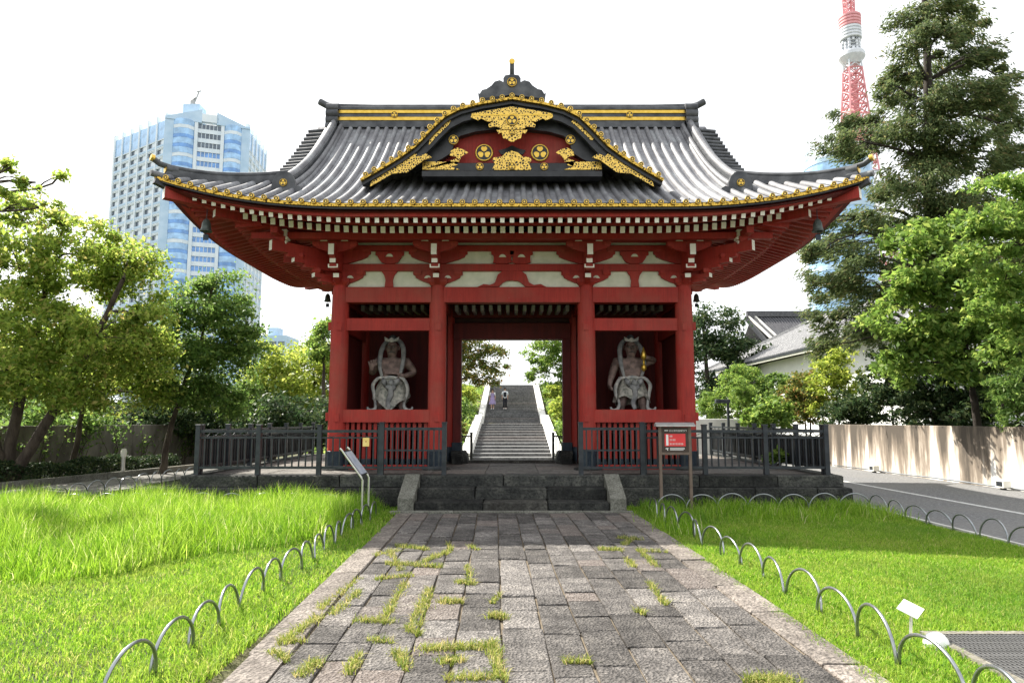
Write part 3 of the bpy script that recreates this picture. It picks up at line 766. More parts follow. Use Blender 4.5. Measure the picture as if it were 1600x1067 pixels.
# ridge: black base, gilt bands, cap, crests, end ornaments
YRf = YR
def band(name, hx, hy, z0, z1, mat): return MB().cham(-hx, hx, YRf-hy, YRf+hy, z0, z1, .012).build(name, mat, rg)
rg = MB().cham(-4.42, 4.42, YRf-.17, YRf+.17, 8.80, 8.97, .01).build('main_ridge', M['ridge'], gate)
band('gilt_band', 4.38, .185, 8.972, 9.065, M['gold']); band('ridge_course', 4.40, .165, 9.067, 9.155, M['ridge'])
band('gilt_band', 4.38, .185, 9.157, 9.245, M['gold']); band('ridge_course', 4.42, .20, 9.247, 9.33, M['ridge'])
pts = [(-4.84, YRf, 9.54), (-4.66, YRf, 9.44), (-4.5, YRf, 9.40), (-3.5, YRf, 9.375), (3.5, YRf, 9.375), (4.5, YRf, 9.40), (4.66, YRf, 9.44), (4.84, YRf, 9.54)]
MB().tube(pts, .085, 10).build('ridge_cap', M['ridge'], rg, True, 50)
CR8 = crest_mesh(.085)
for x in (-2.92, 2.92): link('crest', CR8, rg, Vector((x, YRf-.19, 9.11))-ORG[rg])
for s_ in (-1, 1):
    e = MB()
    for z, r_ in ((8.78, .13), (8.95, .12), (9.12, .125), (9.28, .11)):
        e.tube([(s_*4.30, YRf-.2, z), (s_*4.60, YRf-.2, z)], r_, 10); e.tube([(s_*4.30, YRf+.1, z), (s_*4.58, YRf+.1, z)], r_, 10)
    e.build('ridge_end_ornament', M['ridge'], rg, True, 50)
# descending ridges, verge tiles, gables
def oni(x, y, z, s, parent, crest=True, rotz=0):
    """scrolled end tile"""
    poly = [(-.30, -.02), (-.33, .04), (-.27, .08), (-.21, .06), (-.20, .16), (-.16, .26), (-.10, .32), (-.04, .34), (.04, .34), (.10, .32), (.16, .26), (.20, .16), (.21, .06), (.27, .08), (.33, .04), (.30, -.02), (.16, -.06), (-.16, -.06)]
    m = MB(); m.prism([(a*s, b*s) for a, b in poly], -.05, .05)
    o = link('end_tile', m.mesh('end_tile', M['ridge']), parent, Vector((x, y, z))-ORG[parent], (0, 0, rotz))
    ORG[o] = Vector((x, y, z))
    return o
for s_ in (-1, 1):
    qv = np.linspace(.95, YR-YE-.1, 16); pts = [(s_*XG, YE+q, P(q)+lift(XG, YE+q)+.10) for q in qv]
    m = MB()
    for a, b in zip(pts[:-1], pts[1:]): m.bar(a, b, .20, .24)
    dr = m.build('descending_ridge', M['ridge'], gate)
    MB().tube([(p[0], p[1], p[2]+.16) for p in pts[:1]]+[(p[0], p[1], p[2]+.16) for p in pts[1:]], .075, 8).build('ridge_cap', M['tile'], dr, True, 60)
    MB().tube([(p[0]-s_*.15, p[1], p[2]+.02) for p in pts], .055, 8).build('ridge_cap', M['tile'], dr, True, 60)
    MB().tube([(p[0]+s_*.15, p[1], p[2]-.0) for p in pts[4:]], .055, 8).build('ridge_cap', M['tile'], dr, True, 60)
    o = oni(s_*XG, YE+.86, P(.86)+.06, 1.1, gate); link('crest', crest_mesh(.075), o, (0, -.053, .15))
    link('tile_end', end_mesh(.075), dr, Vector((s_*XG, YE+.93, pts[0][2]+.16))-ORG[dr])
    # verge tiles outside
    for q in np.arange(2.05, YR-YE-.15, .17):
        y, z = YE+q, P(q)
        MB().tube([(s_*(XG+.17), y, z+.045), (s_*(XG+.62), y, z+.005)], .052, 7).build('verge_tile', M['ridge'], gate, True, 60)
    # gable wall and barge board
    gp = [(y, P(min(y-YE, YE2-y))-.02) for y in np.linspace(YE+QG, YE2-QG, 25)]
    m = MB(); m.prism([(YE+QG, P(QG)-.2)]+gp+[(YE2-QG, P(QG)-.2)], s_*XG-.03, s_*XG+.03, 'x'); m.build('gable_wall', M['redin'], gate)
    m = MB(); 
    for (a, b) in zip(gp[:-1], gp[1:]): m.bar((s_*(XG+.42), a[0], a[1]-.12), (s_*(XG+.42), b[0], b[1]-.12), .06, .2)
    m.build('barge_board', M['black'], gate)
    # corner (hip) ridges front and back
    for (ye, sy_) in ((YE, 1), (YE2, -1)):
        tt = np.linspace(0.035, 1.0, 14)
        hp = []
        for t in tt:
            x = XE+.02-(XE-XG-.05)*t; q = QG*t*.985
            hp.append(Vector((s_*x, ye+sy_*q, P(q)+lift(x, ye+sy_*q)+.10+.05*max(0, .3-t))))
        m = MB()
        for a, b in zip(hp[1:-1], hp[2:]): m.bar(a-Vector((0, 0, .03)), b-Vector((0, 0, .03)), .15, .15)
        hr = m.build('hip_ridge', M['ridge'], gate)
        tip = hp[0]+Vector((s_*.10, -sy_*.10, .19)); cap = [tip, hp[0]+Vector((s_*0, 0, .11))]+[p+Vector((0, 0, .085)) for p in hp[1:]]
        cp = MB().tube(cap, .055, 8).build('ridge_cap', M['ridge'], hr, True, 60)
        MB().tube([cap[0]+Vector((s_*.012, -sy_*.012, .004)), cap[0]+Vector((s_*-.03, sy_*.03, -.006))], .064, 10).build('cap_end', M['gold'], cp, True, 60)
        m = MB(); d = Vector((s_, -sy_, 0)).normalized(); c0 = hp[1]
        for zz in (-.06, .04): m.tube([c0+Vector((0, 0, zz))-d*.10, c0+Vector((0, 0, zz))+d*.10], .09, 8)
        eo = m.build('hip_end_tile', M['ridge'], hr, True, 60)
        MB().tube([c0+Vector((0, 0, .02))+d*.09, c0+Vector((0, 0, .02))+d*.115], .06, 10).build('crest', M['gold'], eo)
        tl = Vector((s_*(XE+.05), ye-sy_*.05, P(0)+lift(XE, ye)+.02))
        MB().tube([tl, tl+Vector((-s_*.35, sy_*.35, -.02))], .06, 8).build('corner_tile', M['tile'], hr, True, 60)
# --- karahafu dormer gable
YK = 12.66
KX = [0, .3, .594, 1.04, 1.336, 1.596, 1.856, 2.227, 2.6, 2.90]
KZ = [7.80, 7.745, 7.70, 7.58, 7.42, 7.15, 6.85, 6.57, 6.34, 6.16]
def zk(x):
    x = abs(x); return float(np.interp(x, KX, KZ))
kxs = []
acc = 0; prev = (0, zk(0)); kk = [0.0]; x = 0
while x < 2.86:
    x += .005; acc += math.hypot(.005, zk(x)-zk(x-.005))
    if acc >= .192: kk.append(x); acc = 0
def yback(z):
    q = (-.47+math.sqrt(.47**2+4*.0648*max(0.02, z-5.46)))/(2*.0648); return YE+min(q, YR-YE)
sxk = np.concatenate([np.linspace(-2.92, 2.92, 61)])
dm = MB(); dm.grid(lambda x, t: (x, YK-.02+(max(yback(zk(x)), YK+.03)-YK+.05)*t, zk(x)+.02), list(sxk), [0, .33, .66, 1.0])
dormer = dm.build('dormer_roof', M['tile'], gate, True)
for s_ in (-1, 1):
    for i, x in enumerate(kk):
        if i == 0 and s_ < 0: continue
        yb = max(yback(zk(x)), YK+.22)
        rib([(s_*x, YK-.05, zk(x)+.015), (s_*x, (YK+yb)/2, zk(x)+.015), (s_*x, yb, zk(x)+.015)], .052, dormer)
def offs(d, x0=2.90, n=41, tp=1.0):
    out = []; d0 = d
    for x in np.linspace(-x0, x0, n):
        d = d0*(1-(1-tp)*float(sstep(1.9, 2.85, abs(x))))
        e = .02; dz = (zk(x+e)-zk(x-e))/(2*e) if abs(x) > .03 else 0
        L = math.hypot(1, dz); out.append((x+dz/L*d, zk(x)-d/L))
    return out
MB().strip(offs(-.006), offs(.042), YK-.06, YK+.02).build('gilt_gable_strip', M['eavegold'], dormer)
MB().strip(offs(.05), offs(.11), YK+.0, YK+.10).build('gable_board', M['black'], dormer)
MB().strip(offs(.10), offs(.24, tp=.42), YK+.06, YK+.15).build('gable_board', M['black'], dormer)
# tympanum: red panel inside a dark arch, dark beam under it
ty = YK+.42
MB().prism([(-1.75, 6.45), (1.75, 6.45), (1.6, 7.0), (1.0, 7.35), (0, 7.45), (-1.0, 7.35), (-1.6, 7.0)], ty, ty+.04).build('tympanum', M['red2'], dormer)
ai = [(-1.62, 6.56), (-1.38, 6.68), (-1.20, 6.80), (-1.16, 6.92), (-1.14, 7.04), (-1.02, 7.15), (-.72, 7.24), (-.36, 7.28), (0, 7.28)]; ai = ai+[(-a, b) for a, b in ai[:-1]][::-1]
ao = [(-2.25, 6.42), (-2.0, 6.62), (-1.75, 6.80), (-1.52, 7.0), (-1.35, 7.2), (-1.1, 7.35), (-.7, 7.48), (-.3, 7.56), (0, 7.6)]; ao = ao+[(-a, b) for a, b in ao[:-1]][::-1]
MB().strip(ao, ai, ty-.16, ty-.01).build('rainbow_beam', M['black'], dormer)
MB().cham(-1.62, 1.62, ty-.2, ty+.02, 6.40, 6.585, .01).build('dormer_beam', M['black'], dormer)
MB().cham(-1.75, 1.75, ty-.28, ty+.02, 6.28, 6.395, .01).build('dormer_beam', M['black'], dormer)
def crest(x, y, z, r, par): return link('crest', crest_mesh(r), par, Vector((x, y, z))-ORG[par])
for s_ in (-1, 1):
    crest(s_*.555, ty-.012, 6.86, .18, dormer); crest(s_*1.15, ty-.17, 7.06, .10, dormer); crest(s_*.63, ty-.21, 6.50, .078, dormer)
    f = lambda pts: [(s_*a, b) for a, b in pts][::int(s_)]
    MB().prism(f([(1.02, 6.60), (1.10, 6.66), (1.22, 6.62), (1.06, 6.535), (1.2, 6.50), (1.02, 6.44), (1.75, 6.44), (1.75, 6.60)]), ty-.215, ty-.205).build('gilt_mount', M['filigree'], dormer)
    MB().prism(f([(1.55, 6.62), (1.70, 6.57), (2.02, 6.32), (2.62, 6.27), (2.35, 6.42), (2.02, 6.60), (1.88, 6.72), (1.80, 6.64), (1.66, 6.70)]), YK+.035, YK+.055).build('gilt_mount', M['filigree'], dormer)
    MB().prism(f([(.86, 6.80), (.98, 6.73), (1.03, 6.64), (1.12, 6.72), (1.22, 6.74), (1.20, 6.84), (1.08, 6.90), (.95, 6.86)]), ty-.18, ty-.165).build('gilt_mount', M['filigree'], dormer)
    o1 = [p for p in offs(.10, 2.9, 81) if 1.12 < s_*p[0] < 1.62]; o2 = [p for p in offs(.17, 2.9, 81) if 1.12 < s_*p[0] < 1.62]
    nn = min(len(o1), len(o2)); MB().strip(o1[:nn], o2[:nn], YK+.045, YK+.058).build('gilt_mount', M['filigree'], dormer)
    o1 = [p for p in offs(.10, 2.9, 81) if 1.95 < s_*p[0] < 2.75]; o2 = [p for p in offs(.19, 2.9, 81) if 1.95 < s_*p[0] < 2.75]
    nn = min(len(o1), len(o2)); MB().strip(o1[:nn], o2[:nn], YK+.044, YK+.058).build('gilt_mount', M['filigree'], dormer)
# central pendant of gilt openwork
def sym(h): return h+[(-a, b) for a, b in h[::-1]]
pn = MB().prism(sym([(0, 7.64), (.35, 7.58), (.78, 7.50), (.80, 7.42), (.66, 7.36), (.60, 7.40), (.46, 7.33), (.36, 7.36), (.46, 7.27), (.44, 7.22), (.30, 7.235), (.2, 7.18)])[::-1], YK+.02, YK+.045).build('gilt_pendant', M['filigree'], dormer)
MB().prism(sym([(0, 7.16), (.3, 7.17), (.26, 7.09), (.20, 7.12), (.17, 7.0), (.10, 6.98), (0.03, 6.93)])[::-1], YK+.022, YK+.043).build('gilt_pendant', M['filigree'], dormer)
MB().box(-.78, .78, YK+.016, YK+.05, 7.455, 7.485).build('gilt_pendant', M['gold'], dormer)
crest(0, YK+.018, 7.36, .115, dormer); crest(0, YK+.018, 7.12, .06, dormer)
MB().prism(sym([(0, 6.82), (.12, 6.78), (.2, 6.70), (.36, 6.68), (.38, 6.62), (.33, 6.55), (.38, 6.46), (.36, 6.43), (0, 6.43)])[::-1], ty-.225, ty-.205).build('gilt_mount', M['filigree'], dormer)
crest(0, ty-.23, 6.50, .075, dormer)
MB().prism(sym([(0, 7.0), (.14, 6.93), (.27, 6.90), (.22, 6.82), (.08, 6.80), (0, 6.76)])[::-1], ty-.05, ty-.01).build('carved_cloud', M['black'], dormer)
# ridge ornament of the dormer
oo = MB().prism(sym([(0, 8.28), (.13, 8.26), (.17, 8.20), (.165, 8.12), (.24, 8.16), (.34, 8.13), (.40, 8.05), (.50, 7.98), (.58, 7.96), (.63, 7.88), (.66, 7.90), (.64, 7.78), (0, 7.86)])[::-1], YK-.02, YK+.12).build('gable_crown_tile', M['ridge'], dormer)
crest(0, YK-.03, 8.11, .095, dormer)
MB().tube([(0, YK+.5, 8.12), (0, YK+.08, 8.22), (0, YK, 8.40), (0, YK-.03, 8.52)], .045, 8).build('crown_spike', M['ridge'], oo, True, 60)
MB().lathe([(.055, 0), (.055, .02)], 12, (0, YK-.06, 8.52), 'y').build('spike_cap', M['gold'], oo)
m = MB(); m.bar((0, YK+.05, 7.92), (0, yback(7.9), 7.96), .26, .2); m.build('dormer_ridge', M['ridge'], dormer)
MB().tube([(0, YK+.05, 8.06), (0, yback(8.0), 8.08)], .07, 8).build('dormer_ridge', M['ridge'], dormer, True, 60)
# ================================================================== wind bells under the eave corners
bell_me = MB().lathe([(.035, .0), (.05, -.02), (.075, -.07), (.085, -.16), (.10, -.22), (.115, -.235), (.10, -.236), (.07, -.20), (.02, -.1)], 14).mesh('bell_body', simple('green_bronze', (.05, .065, .06), (.12, .14, .13), 9, .5, .5), True)
for (x, y, lab) in ((-5.72, 12.45, 'bronze wind bell under the front left eave corner of the gate'), (5.72, 12.45, 'bronze wind bell under the front right eave corner of the gate'),
                    (-5.5, 20.1, 'bronze wind bell under the rear left eave corner of the gate'), (5.5, 20.1, 'bronze wind bell under the rear right eave corner of the gate')):
    z = 5.32
    t_ = thing('wind_bell', lab, 'bell', (x, y, z), 'wind bells under the eave corners')
    link('bell_body', bell_me, t_)
    MB().tube([(x, y, z-.02), (x, y, z+.2)], .008, 6).build('hanger', M['shoe'], t_)
    MB().tube([(x, y, z-.1), (x, y, z-.3)], .006, 6).build('clapper', M['shoe'], t_)
    MB().box(x-.05, x+.05, y-.003, y+.003, z-.40, z-.29).build('wind_plate', M['shoe'], t_)

# ================================================================== figures grown from skeletons
def skin_mesh(name, nodes, edges, mat, sub=2, root=0):
    names = list(nodes); me = bpy.data.meshes.new(name)
    me.from_pydata([nodes[n][0] for n in names], [(names.index(a), names.index(b)) for a, b in edges], [])
    o = bpy.data.objects.new(name, me); C.objects.link(o)
    sk = o.modifiers.new('skin', 'SKIN'); sk.use_smooth_shade = True
    for i, n in enumerate(names):
        r = nodes[n][1]; r = r if isinstance(r, tuple) else (r, r); d = me.skin_vertices[0].data[i]; d.radius = r; d.use_root = (i == root)
    ss = o.modifiers.new('sub', 'SUBSURF'); ss.levels = sub; ss.render_levels = sub
    dg = bpy.context.evaluated_depsgraph_get(); dg.update()
    out = bpy.data.meshes.new_from_object(o.evaluated_get(dg)); out.name = name
    bpy.data.objects.remove(o); out.materials.clear(); out.materials.append(mat)
    out.polygons.foreach_set('use_smooth', [True]*len(out.polygons)); return out
def hand(nodes, edges, wrist, palm_dir, side, up, pre, L=.19, r=.021, curl=0.0, fwd=(0, -1, 0)):
    """palm and five fingers; palm_dir: wrist to fingers, side: towards thumb"""
    w = Vector(nodes[wrist][0]); d = Vector(palm_dir).normalized(); s = Vector(side).normalized(); f = Vector(fwd)
    pm = w+d*L*.30; nodes[pre+'pm'] = (tuple(pm), (r*2.0, r*1.6)); edges.append((wrist, pre+'pm'))
    pt = w+d*L*.5
    for k, (o, ln) in enumerate(((.6, .46), (.2, .52), (-.2, .48), (-.6, .38))):
        b = pt+s*o*L*.42; nodes[f'{pre}b{k}'] = (tuple(b), r*1.05); edges.append((pre+'pm', f'{pre}b{k}'))
        m_ = b+d*L*ln*.5*(1-curl*.5)+s*o*.02+f*L*curl*.18; e = m_+d*L*ln*.5*(1-1.7*curl)+s*o*.02+f*L*curl*.22
        nodes[f'{pre}m{k}'] = (tuple(m_), r*.95); nodes[f'{pre}e{k}'] = (tuple(e), r*.75)
        edges += [(f'{pre}b{k}', f'{pre}m{k}'), (f'{pre}m{k}', f'{pre}e{k}')]
    t1 = pm+s*L*.36+d*L*.05+f*.01; t2 = t1+s*L*.16*(1-curl)+d*L*.24+f*L*.2*curl
    nodes[pre+'t1'] = (tuple(t1), r*1.1); nodes[pre+'t2'] = (tuple(t2), r*.8); edges += [(pre+'pm', pre+'t1'), (pre+'t1', pre+'t2')]
M['flesh'] = simple('dark_red_lacquered_flesh', (.11, .078, .068), (.30, .21, .185), 9, .6, bump=.5, bdist=.03)
M['scarf'] = simple('pale_painted_scarf', (.28, .29, .29), (.56, .54, .50), 11, .7, bump=.2)
M['skirt'] = simple('faded_patterned_skirt', (.16, .17, .15), (.50, .48, .42), 14, .75, bump=.4)
M['sash'] = simple('grey_painted_sash', (.15, .155, .16), (.34, .34, .335), 8, .7, bump=.3)
M['hairblue'] = simple('blackened_topknot', (.03, .035, .04), (.07, .075, .08), 12, .7)
def nio(x0, y0, pose, label):
    t = thing('guardian_statue', label, 'statue', (x0, y0, 1.36), 'guardian statues in the gate bays')
    z = 1.36
    MB().lathe([(.46, 0), (.48, .04), (.42, .10), (.33, .13)], 18, (x0, y0, z)).build('rock_base', M['plat'], t, True, 40)
    zb = z+.11; t.scale = (1.08, 1.05, .985)
    N = {'pelvis': ((0, 0, 1.00), (.19, .15)), 'belly': ((0, -.04, 1.15), (.24, .20)), 'chest': ((0, 0, 1.36), (.29, .19)), 'neckb': ((0, -.02, 1.50), (.12, .11)), 'neck': ((0, -.04, 1.56), (.085, .085)),
         'jaw': ((0, -.07, 1.64), (.12, .125)), 'head': ((0, -.06, 1.75), (.14, .14)), 'crown': ((0, -.04, 1.84), (.10, .10)), 'knotb': ((0, -.02, 1.91), .045), 'knot': ((0, 0, 1.98), .06)}
    E = [('pelvis', 'belly'), ('belly', 'chest'), ('chest', 'neckb'), ('neckb', 'neck'), ('neck', 'jaw'), ('jaw', 'head'), ('head', 'crown'), ('crown', 'knotb'), ('knotb', 'knot')]
    for s, n in ((-1, 'l'), (1, 'r')):
        N.update({n+'sh': ((s*.30, 0, 1.43), .12), n+'hip': ((s*.13, 0, .90), (.14, .14)), n+'knee': ((s*.21, -.07, .52), .10), n+'calf': ((s*.24, .0, .32), .088), n+'ank': ((s*.26, .0, .10), .055), n+'toe': ((s*.29, -.17, .045), .05)})
        E += [('chest', n+'sh'), ('pelvis', n+'hip'), (n+'hip', n+'knee'), (n+'knee', n+'calf'), (n+'calf', n+'ank'), (n+'ank', n+'toe')]
    if pose == 'a':
        N.update({'lel': ((-.42, -.02, 1.16), .075), 'lwr': ((-.37, -.26, 1.25), .05), 'rel': ((.46, .05, 1.18), .085), 'rwr': ((.27, -.17, 1.09), .055)})
        E += [('lsh', 'lel'), ('lel', 'lwr'), ('rsh', 'rel'), ('rel', 'rwr')]
        hand(N, E, 'lwr', (.05, -.15, 1), (1, 0, .1), None, 'L', .21, .023)
        hand(N, E, 'rwr', (-.9, -.3, -.1), (0, 0, 1), None, 'R', .17, .024, .6)
    else:
        N.update({'lel': ((-.40, .02, 1.12), .08), 'lwr': ((-.46, -.06, .90), .052), 'rel': ((.50, -.02, 1.47), .08), 'rwr': ((.31, -.20, 1.50), .05)})
        E += [('lsh', 'lel'), ('lel', 'lwr'), ('rsh', 'rel'), ('rel', 'rwr')]
        hand(N, E, 'lwr', (.25, -.1, -1), (0, -1, 0), None, 'L', .17, .024, .5, (1, 0, 0))
        hand(N, E, 'rwr', (-.9, -.4, .1), (0, 0, 1), None, 'R', .16, .022, .6)
    N = {k: ((v[0][0], v[0][1], v[0][2]+zb-z), v[1]) for k, v in N.items()}
    link('body', skin_mesh('body', N, E, M['flesh']), t)
    def W(p): return (p[0]+x0, p[1]+y0, p[2]+zb)
    for s in (-1, 1):
        MB().tube([W((s*.02, -.175, 1.775)), W((s*.06, -.178, 1.79)), W((s*.10, -.14, 1.785))], [.012, .02, .012], 6).build('brow', M['flesh'], t, True)
        MB().lathe([(.006, 0), (.018, .006), (.006, .016)], 8, W((s*.05, -.172, 1.755)), 'y').build('eye', M['sash'], t, True)
        MB().tube([W((s*.13, -.04, 1.70)), W((s*.145, -.03, 1.76)), W((s*.13, -.02, 1.80))], .018, 6).build('ear', M['flesh'], t, True)
    MB().tube([W((0, -.17, 1.77)), W((0, -.20, 1.73)), W((0, -.205, 1.70)), W((0, -.17, 1.69))], [.014, .022, .03, .016], 6).build('nose', M['flesh'], t, True)
    MB().tube([W((-.07, -.155, 1.63)), W((0, -.185, 1.645)), W((.07, -.155, 1.63))], [.008, .014, .008], 6).build('mouth', M['hairblue'], t, True)
    MB().lathe([(.055, 1.90), (.085, 1.95), (.075, 2.01), (.03, 2.05)], 12, (x0, y0, zb)).build('topknot', M['hairblue'], t, True)
    cr = MB(); cr.prism([(x0-.14, zb+1.90), (x0-.15, zb+1.99), (x0-.06, zb+1.93), (x0, zb+1.97), (x0+.06, zb+1.93), (x0+.15, zb+1.99), (x0+.14, zb+1.90), (x0, zb+1.865)][::-1], y0-.15, y0-.12); cr.build('crown_band', M['scarf'], t)
    def ribbon(pts, w, nm='scarf', mat='scarf', th=.03, up=(0, 1, 0)):
        P_ = []; pts = [Vector(W(p)) for p in pts]
        for i in range(len(pts)-1):
            for k in range(5):
                u = k/5; p0, p1, p2, p3 = pts[max(i-1, 0)], pts[i], pts[i+1], pts[min(i+2, len(pts)-1)]
                P_.append(.5*((2*p1)+(p2-p0)*u+(2*p0-5*p1+4*p2-p3)*u*u+(3*p1-p0-3*p2+p3)*u**3))
        P_.append(pts[-1]); m = MB(); n = len(P_)
        ww = w if hasattr(w, '__len__') else [w]*len(pts); rr = np.interp(np.linspace(0, 1, n), np.linspace(0, 1, len(ww)), ww)
        m.tube(P_, list(rr), 8, up=up, sq=th/.06); return m.build(nm, M[mat], t, True)
    ribbon([(-.17, -.20, 1.08), (-.22, -.20, 1.28), (-.235, -.12, 1.5), (-.215, .02, 1.75), (-.10, .12, 1.93), (.10, .12, 1.93), (.215, .02, 1.75), (.245, -.12, 1.5), (.23, -.20, 1.28), (.18, -.20, 1.08)], [.03, .04, .05, .055, .05, .05, .055, .05, .04, .03], mat='sash')
    for s in (-1, 1):
        ribbon([(s*.10, -.2, 1.04), (s*.24, -.2, 1.05), (s*(.33 if (s > 0) == (pose == 'a') else .36), -.16, .90), (s*.345, -.13, .72), (s*(.28 if (s > 0) == (pose == 'a') else .31), -.14, .50), (s*.31, -.16, .37), (s*.42, -.18, .33), (s*.46, -.18, .41)], [.022, .035, .04, .036, .03, .036, .04, .018], th=.045)
    # skirt with a wavy hem, sash and front fall
    m = MB(); nA, nH = 40, 8
    hem = lambda a: .52+.05*math.sin(5*a)+(.14*math.cos(a*2) if pose == 'a' else -.10*math.cos(a-math.pi/2))
    def sk(a, h):
        zt, ze = 1.06, hem(a); zz = zt+(ze-zt)*h; r = .215+.14*h**.8+.025*h*math.sin(9*a+(2 if pose == 'a' else 5))
        return W((r*math.cos(a)*1.05, r*math.sin(a)*.85-.02, zz))
    m.grid(sk, list(np.linspace(0, 2*math.pi, nA)), list(np.linspace(0, 1, nH))); m.build('skirt', M['skirt'], t, True)
    m = MB(); m.tube([W((.235*math.cos(a), .19*math.sin(a)-.02, 1.05+.02*math.sin(3*a))) for a in np.linspace(0, 2*math.pi, 25)], .04, 8, False); m.build('sash', M['scarf'], t, True)
    m = MB()
    for dx, z0, r in ((-.12, .98, .08), (0.02, .94, .10), (.14, .98, .085), (-.03, .86, .08), (.08, .86, .07)):
        m.tube([W((dx*1.2, -.20, z0+.05)), W((dx, -.27, z0-.02)), W((dx*.7, -.25, z0-.14))], [r*.5, r*.8, r*.3], 8)
    m.build('sash_folds', M['sash'], t, True)
    ribbon([(.0, -.27, .88), (.03, -.30, .68), (-.02, -.31, .50), (.02, -.30, .36)], [.05, .06, .05, .04], 'front_fall', 'sash')
    if pose == 'b':
        m = MB(); cx = Vector(W((.22, -.27, 1.40)))
        m.lathe([(.02, -.20), (.055, -.16), (.05, -.08), (.022, -.04), (.022, .05), (.05, .08), (.062, .15), (.04, .24), (.006, .34)], 10, tuple(cx)); m.build('gilt_thunderbolt', M['gold'], t, True, 50)
    return t
nio(-2.68, 15.25, 'a', 'guardian statue in the left bay with open palm raised beside its hip')
nio(2.66, 15.25, 'b', 'guardian statue in the right bay raising a gilt thunderbolt, other arm hanging')

# ================================================================== metal fences on the platform
def fence(name, label, a, b, posts, style='rail', group='dark metal fences on the platform', z0=ZP, H=.915, nb=.125):
    a = Vector((*a, z0)); b = Vector((*b, z0)); d = b-a; L = d.length; ang = math.atan2(d.y, d.x)
    t = thing(name, label, 'fence', tuple(a), group); t.rotation_euler = (0, 0, ang); ORG[t] = Vector()
    pm = MB(); pm.cham(-.042, .042, -.042, .042, .0, H, .01); pm = pm.mesh('post', M['fence'])
    cm = MB(); cm.cham(-.05, .05, -.05, .05, H-.012, H+.012, .008); cm = cm.mesh('post_cap', M['fence'])
    for i in range(posts+1):
        p = link('post', pm, t, (L*i/posts, 0, 0)); link('post_cap', cm, p)
    top, mid, low = H-.115, H-.235, .13
    for z, w, h in ((top, .045, .05), (low, .035, .045))+(((mid, .035, .03),) if style != 'panel' else ((.45, .03, .03),)):
        for i in range(posts):
            m = MB(); m.box(L*i/posts+.043, L*(i+1)/posts-.043, -w/2, w/2, z-h/2, z+h/2); link('rail', m.mesh('rail', M['fence']), t)
    bt = mid if style != 'panel' else top
    bm = MB(); bm.box(-.012, .012, -.012, .012, low+.02, bt-.01); bm = bm.mesh('baluster', M['fence'])
    for i in range(posts):
        n = max(2, round(L/posts/nb))
        for k in range(1, n): link('baluster', bm, t, (L*i/posts+L/posts*k/n, 0, 0))
        if style != 'panel':
            q = max(2, round(L/posts/.38))
            for k in range(q):
                xa = L*i/posts+.05+(L/posts-.1)*k/q; xb = L*i/posts+.05+(L/posts-.1)*(k+1)/q; xm = (xa+xb)/2
                m = MB(); m.bar((xa, 0, top-.03), (xm, 0, mid+.015), .009, .009); m.bar((xm, 0, mid+.015), (xb, 0, top-.03), .009, .009)
                link('brace', m.mesh('brace', M['fence']), t)
    if style == 'board':
        n = round(L/.105); 
        bdm = MB(); bdm.cham(-.046, .046, .022, .042, low-.05, mid-.01, .004); bdm = bdm.mesh('board', M['board'])
        for k in range(n): link('board', bdm, t, (L*(k+.5)/n, 0, random.uniform(-.006, .006)))
    return t
fence('metal_fence', 'dark metal railing on the platform front beside the left end', (-5.86, 12.88), (-2.46, 12.88), 3)
fence('metal_fence', 'dark metal railing on the platform front at the right end', (5.86, 12.88), (2.46, 12.88), 3)
fence('fence_panel', 'vertical bar railing panel just left of the stone steps', (-2.42, 12.83), (-1.26, 12.83), 1, 'panel', H=.96, nb=.1)
fence('fence_panel', 'vertical bar railing panel just right of the stone steps', (1.28, 12.83), (2.42, 12.83), 1, 'panel', H=.96, nb=.1)
fence('side_fence', 'boarded metal fence running back along the left edge of the platform', (-5.86, 13.0), (-5.86, 20.3), 6, 'board')
fence('side_fence', 'boarded metal fence running back along the right edge of the platform', (5.86, 20.3), (5.86, 13.0), 6, 'board')
fence('rear_fence', 'black railing left of the stair foot seen through the gate', (-3.4, 22.4), (-1.32, 22.4), 2, 'panel', z0=-.03, H=1.2, nb=.1)
fence('rear_fence', 'black railing right of the stair foot seen through the gate', (1.34, 22.4), (3.4, 22.4), 2, 'panel', z0=-.03, H=1.2, nb=.1)
pl = thing('notice_plate', 'small yellow notice plate hung on the railing left of the steps', 'notice', (-2.72, 12.84, 1.2))
MB().cham(-2.78, -2.66, 12.845, 12.86, 1.10, 1.26, .003).build('plate', simple('yellow_plate', (.75, .55, .16), (.85, .66, .25), 9, .5), pl)
MB().lathe([(.012, 0), (.012, .002)], 10, (-2.72, 12.843, 1.19), 'y').build('seal', M['red'], pl)
# ================================================================== small lamps
gl = thing('garden_lamp', 'dark post lamp with flat head standing before the clipped shrubs', 'lamp', (8.25, 26.2, 0))
MB().cham(8.21, 8.29, 26.16, 26.24, 0, 2.28, .01).build('post', M['fence'], gl)
MB().cham(7.78, 8.32, 26.1, 26.3, 2.22, 2.36, .02).build('lamp_head', M['fence'], gl)
bl = thing('bollard_lamp', 'small white bollard lamp standing in the clipped hedge', 'lamp', (-10.9, 19.4, 0))
MB().lathe([(.05, 0), (.05, .55)], 12, (-10.9, 19.4, 0)).build('post', M['steel'], bl, True, 40)
MB().lathe([(.06, .55), (.075, .58), (.075, .72), (.05, .78)], 12, (-10.9, 19.4, 0)).build('lamp_head', M['white'], bl, True, 40)
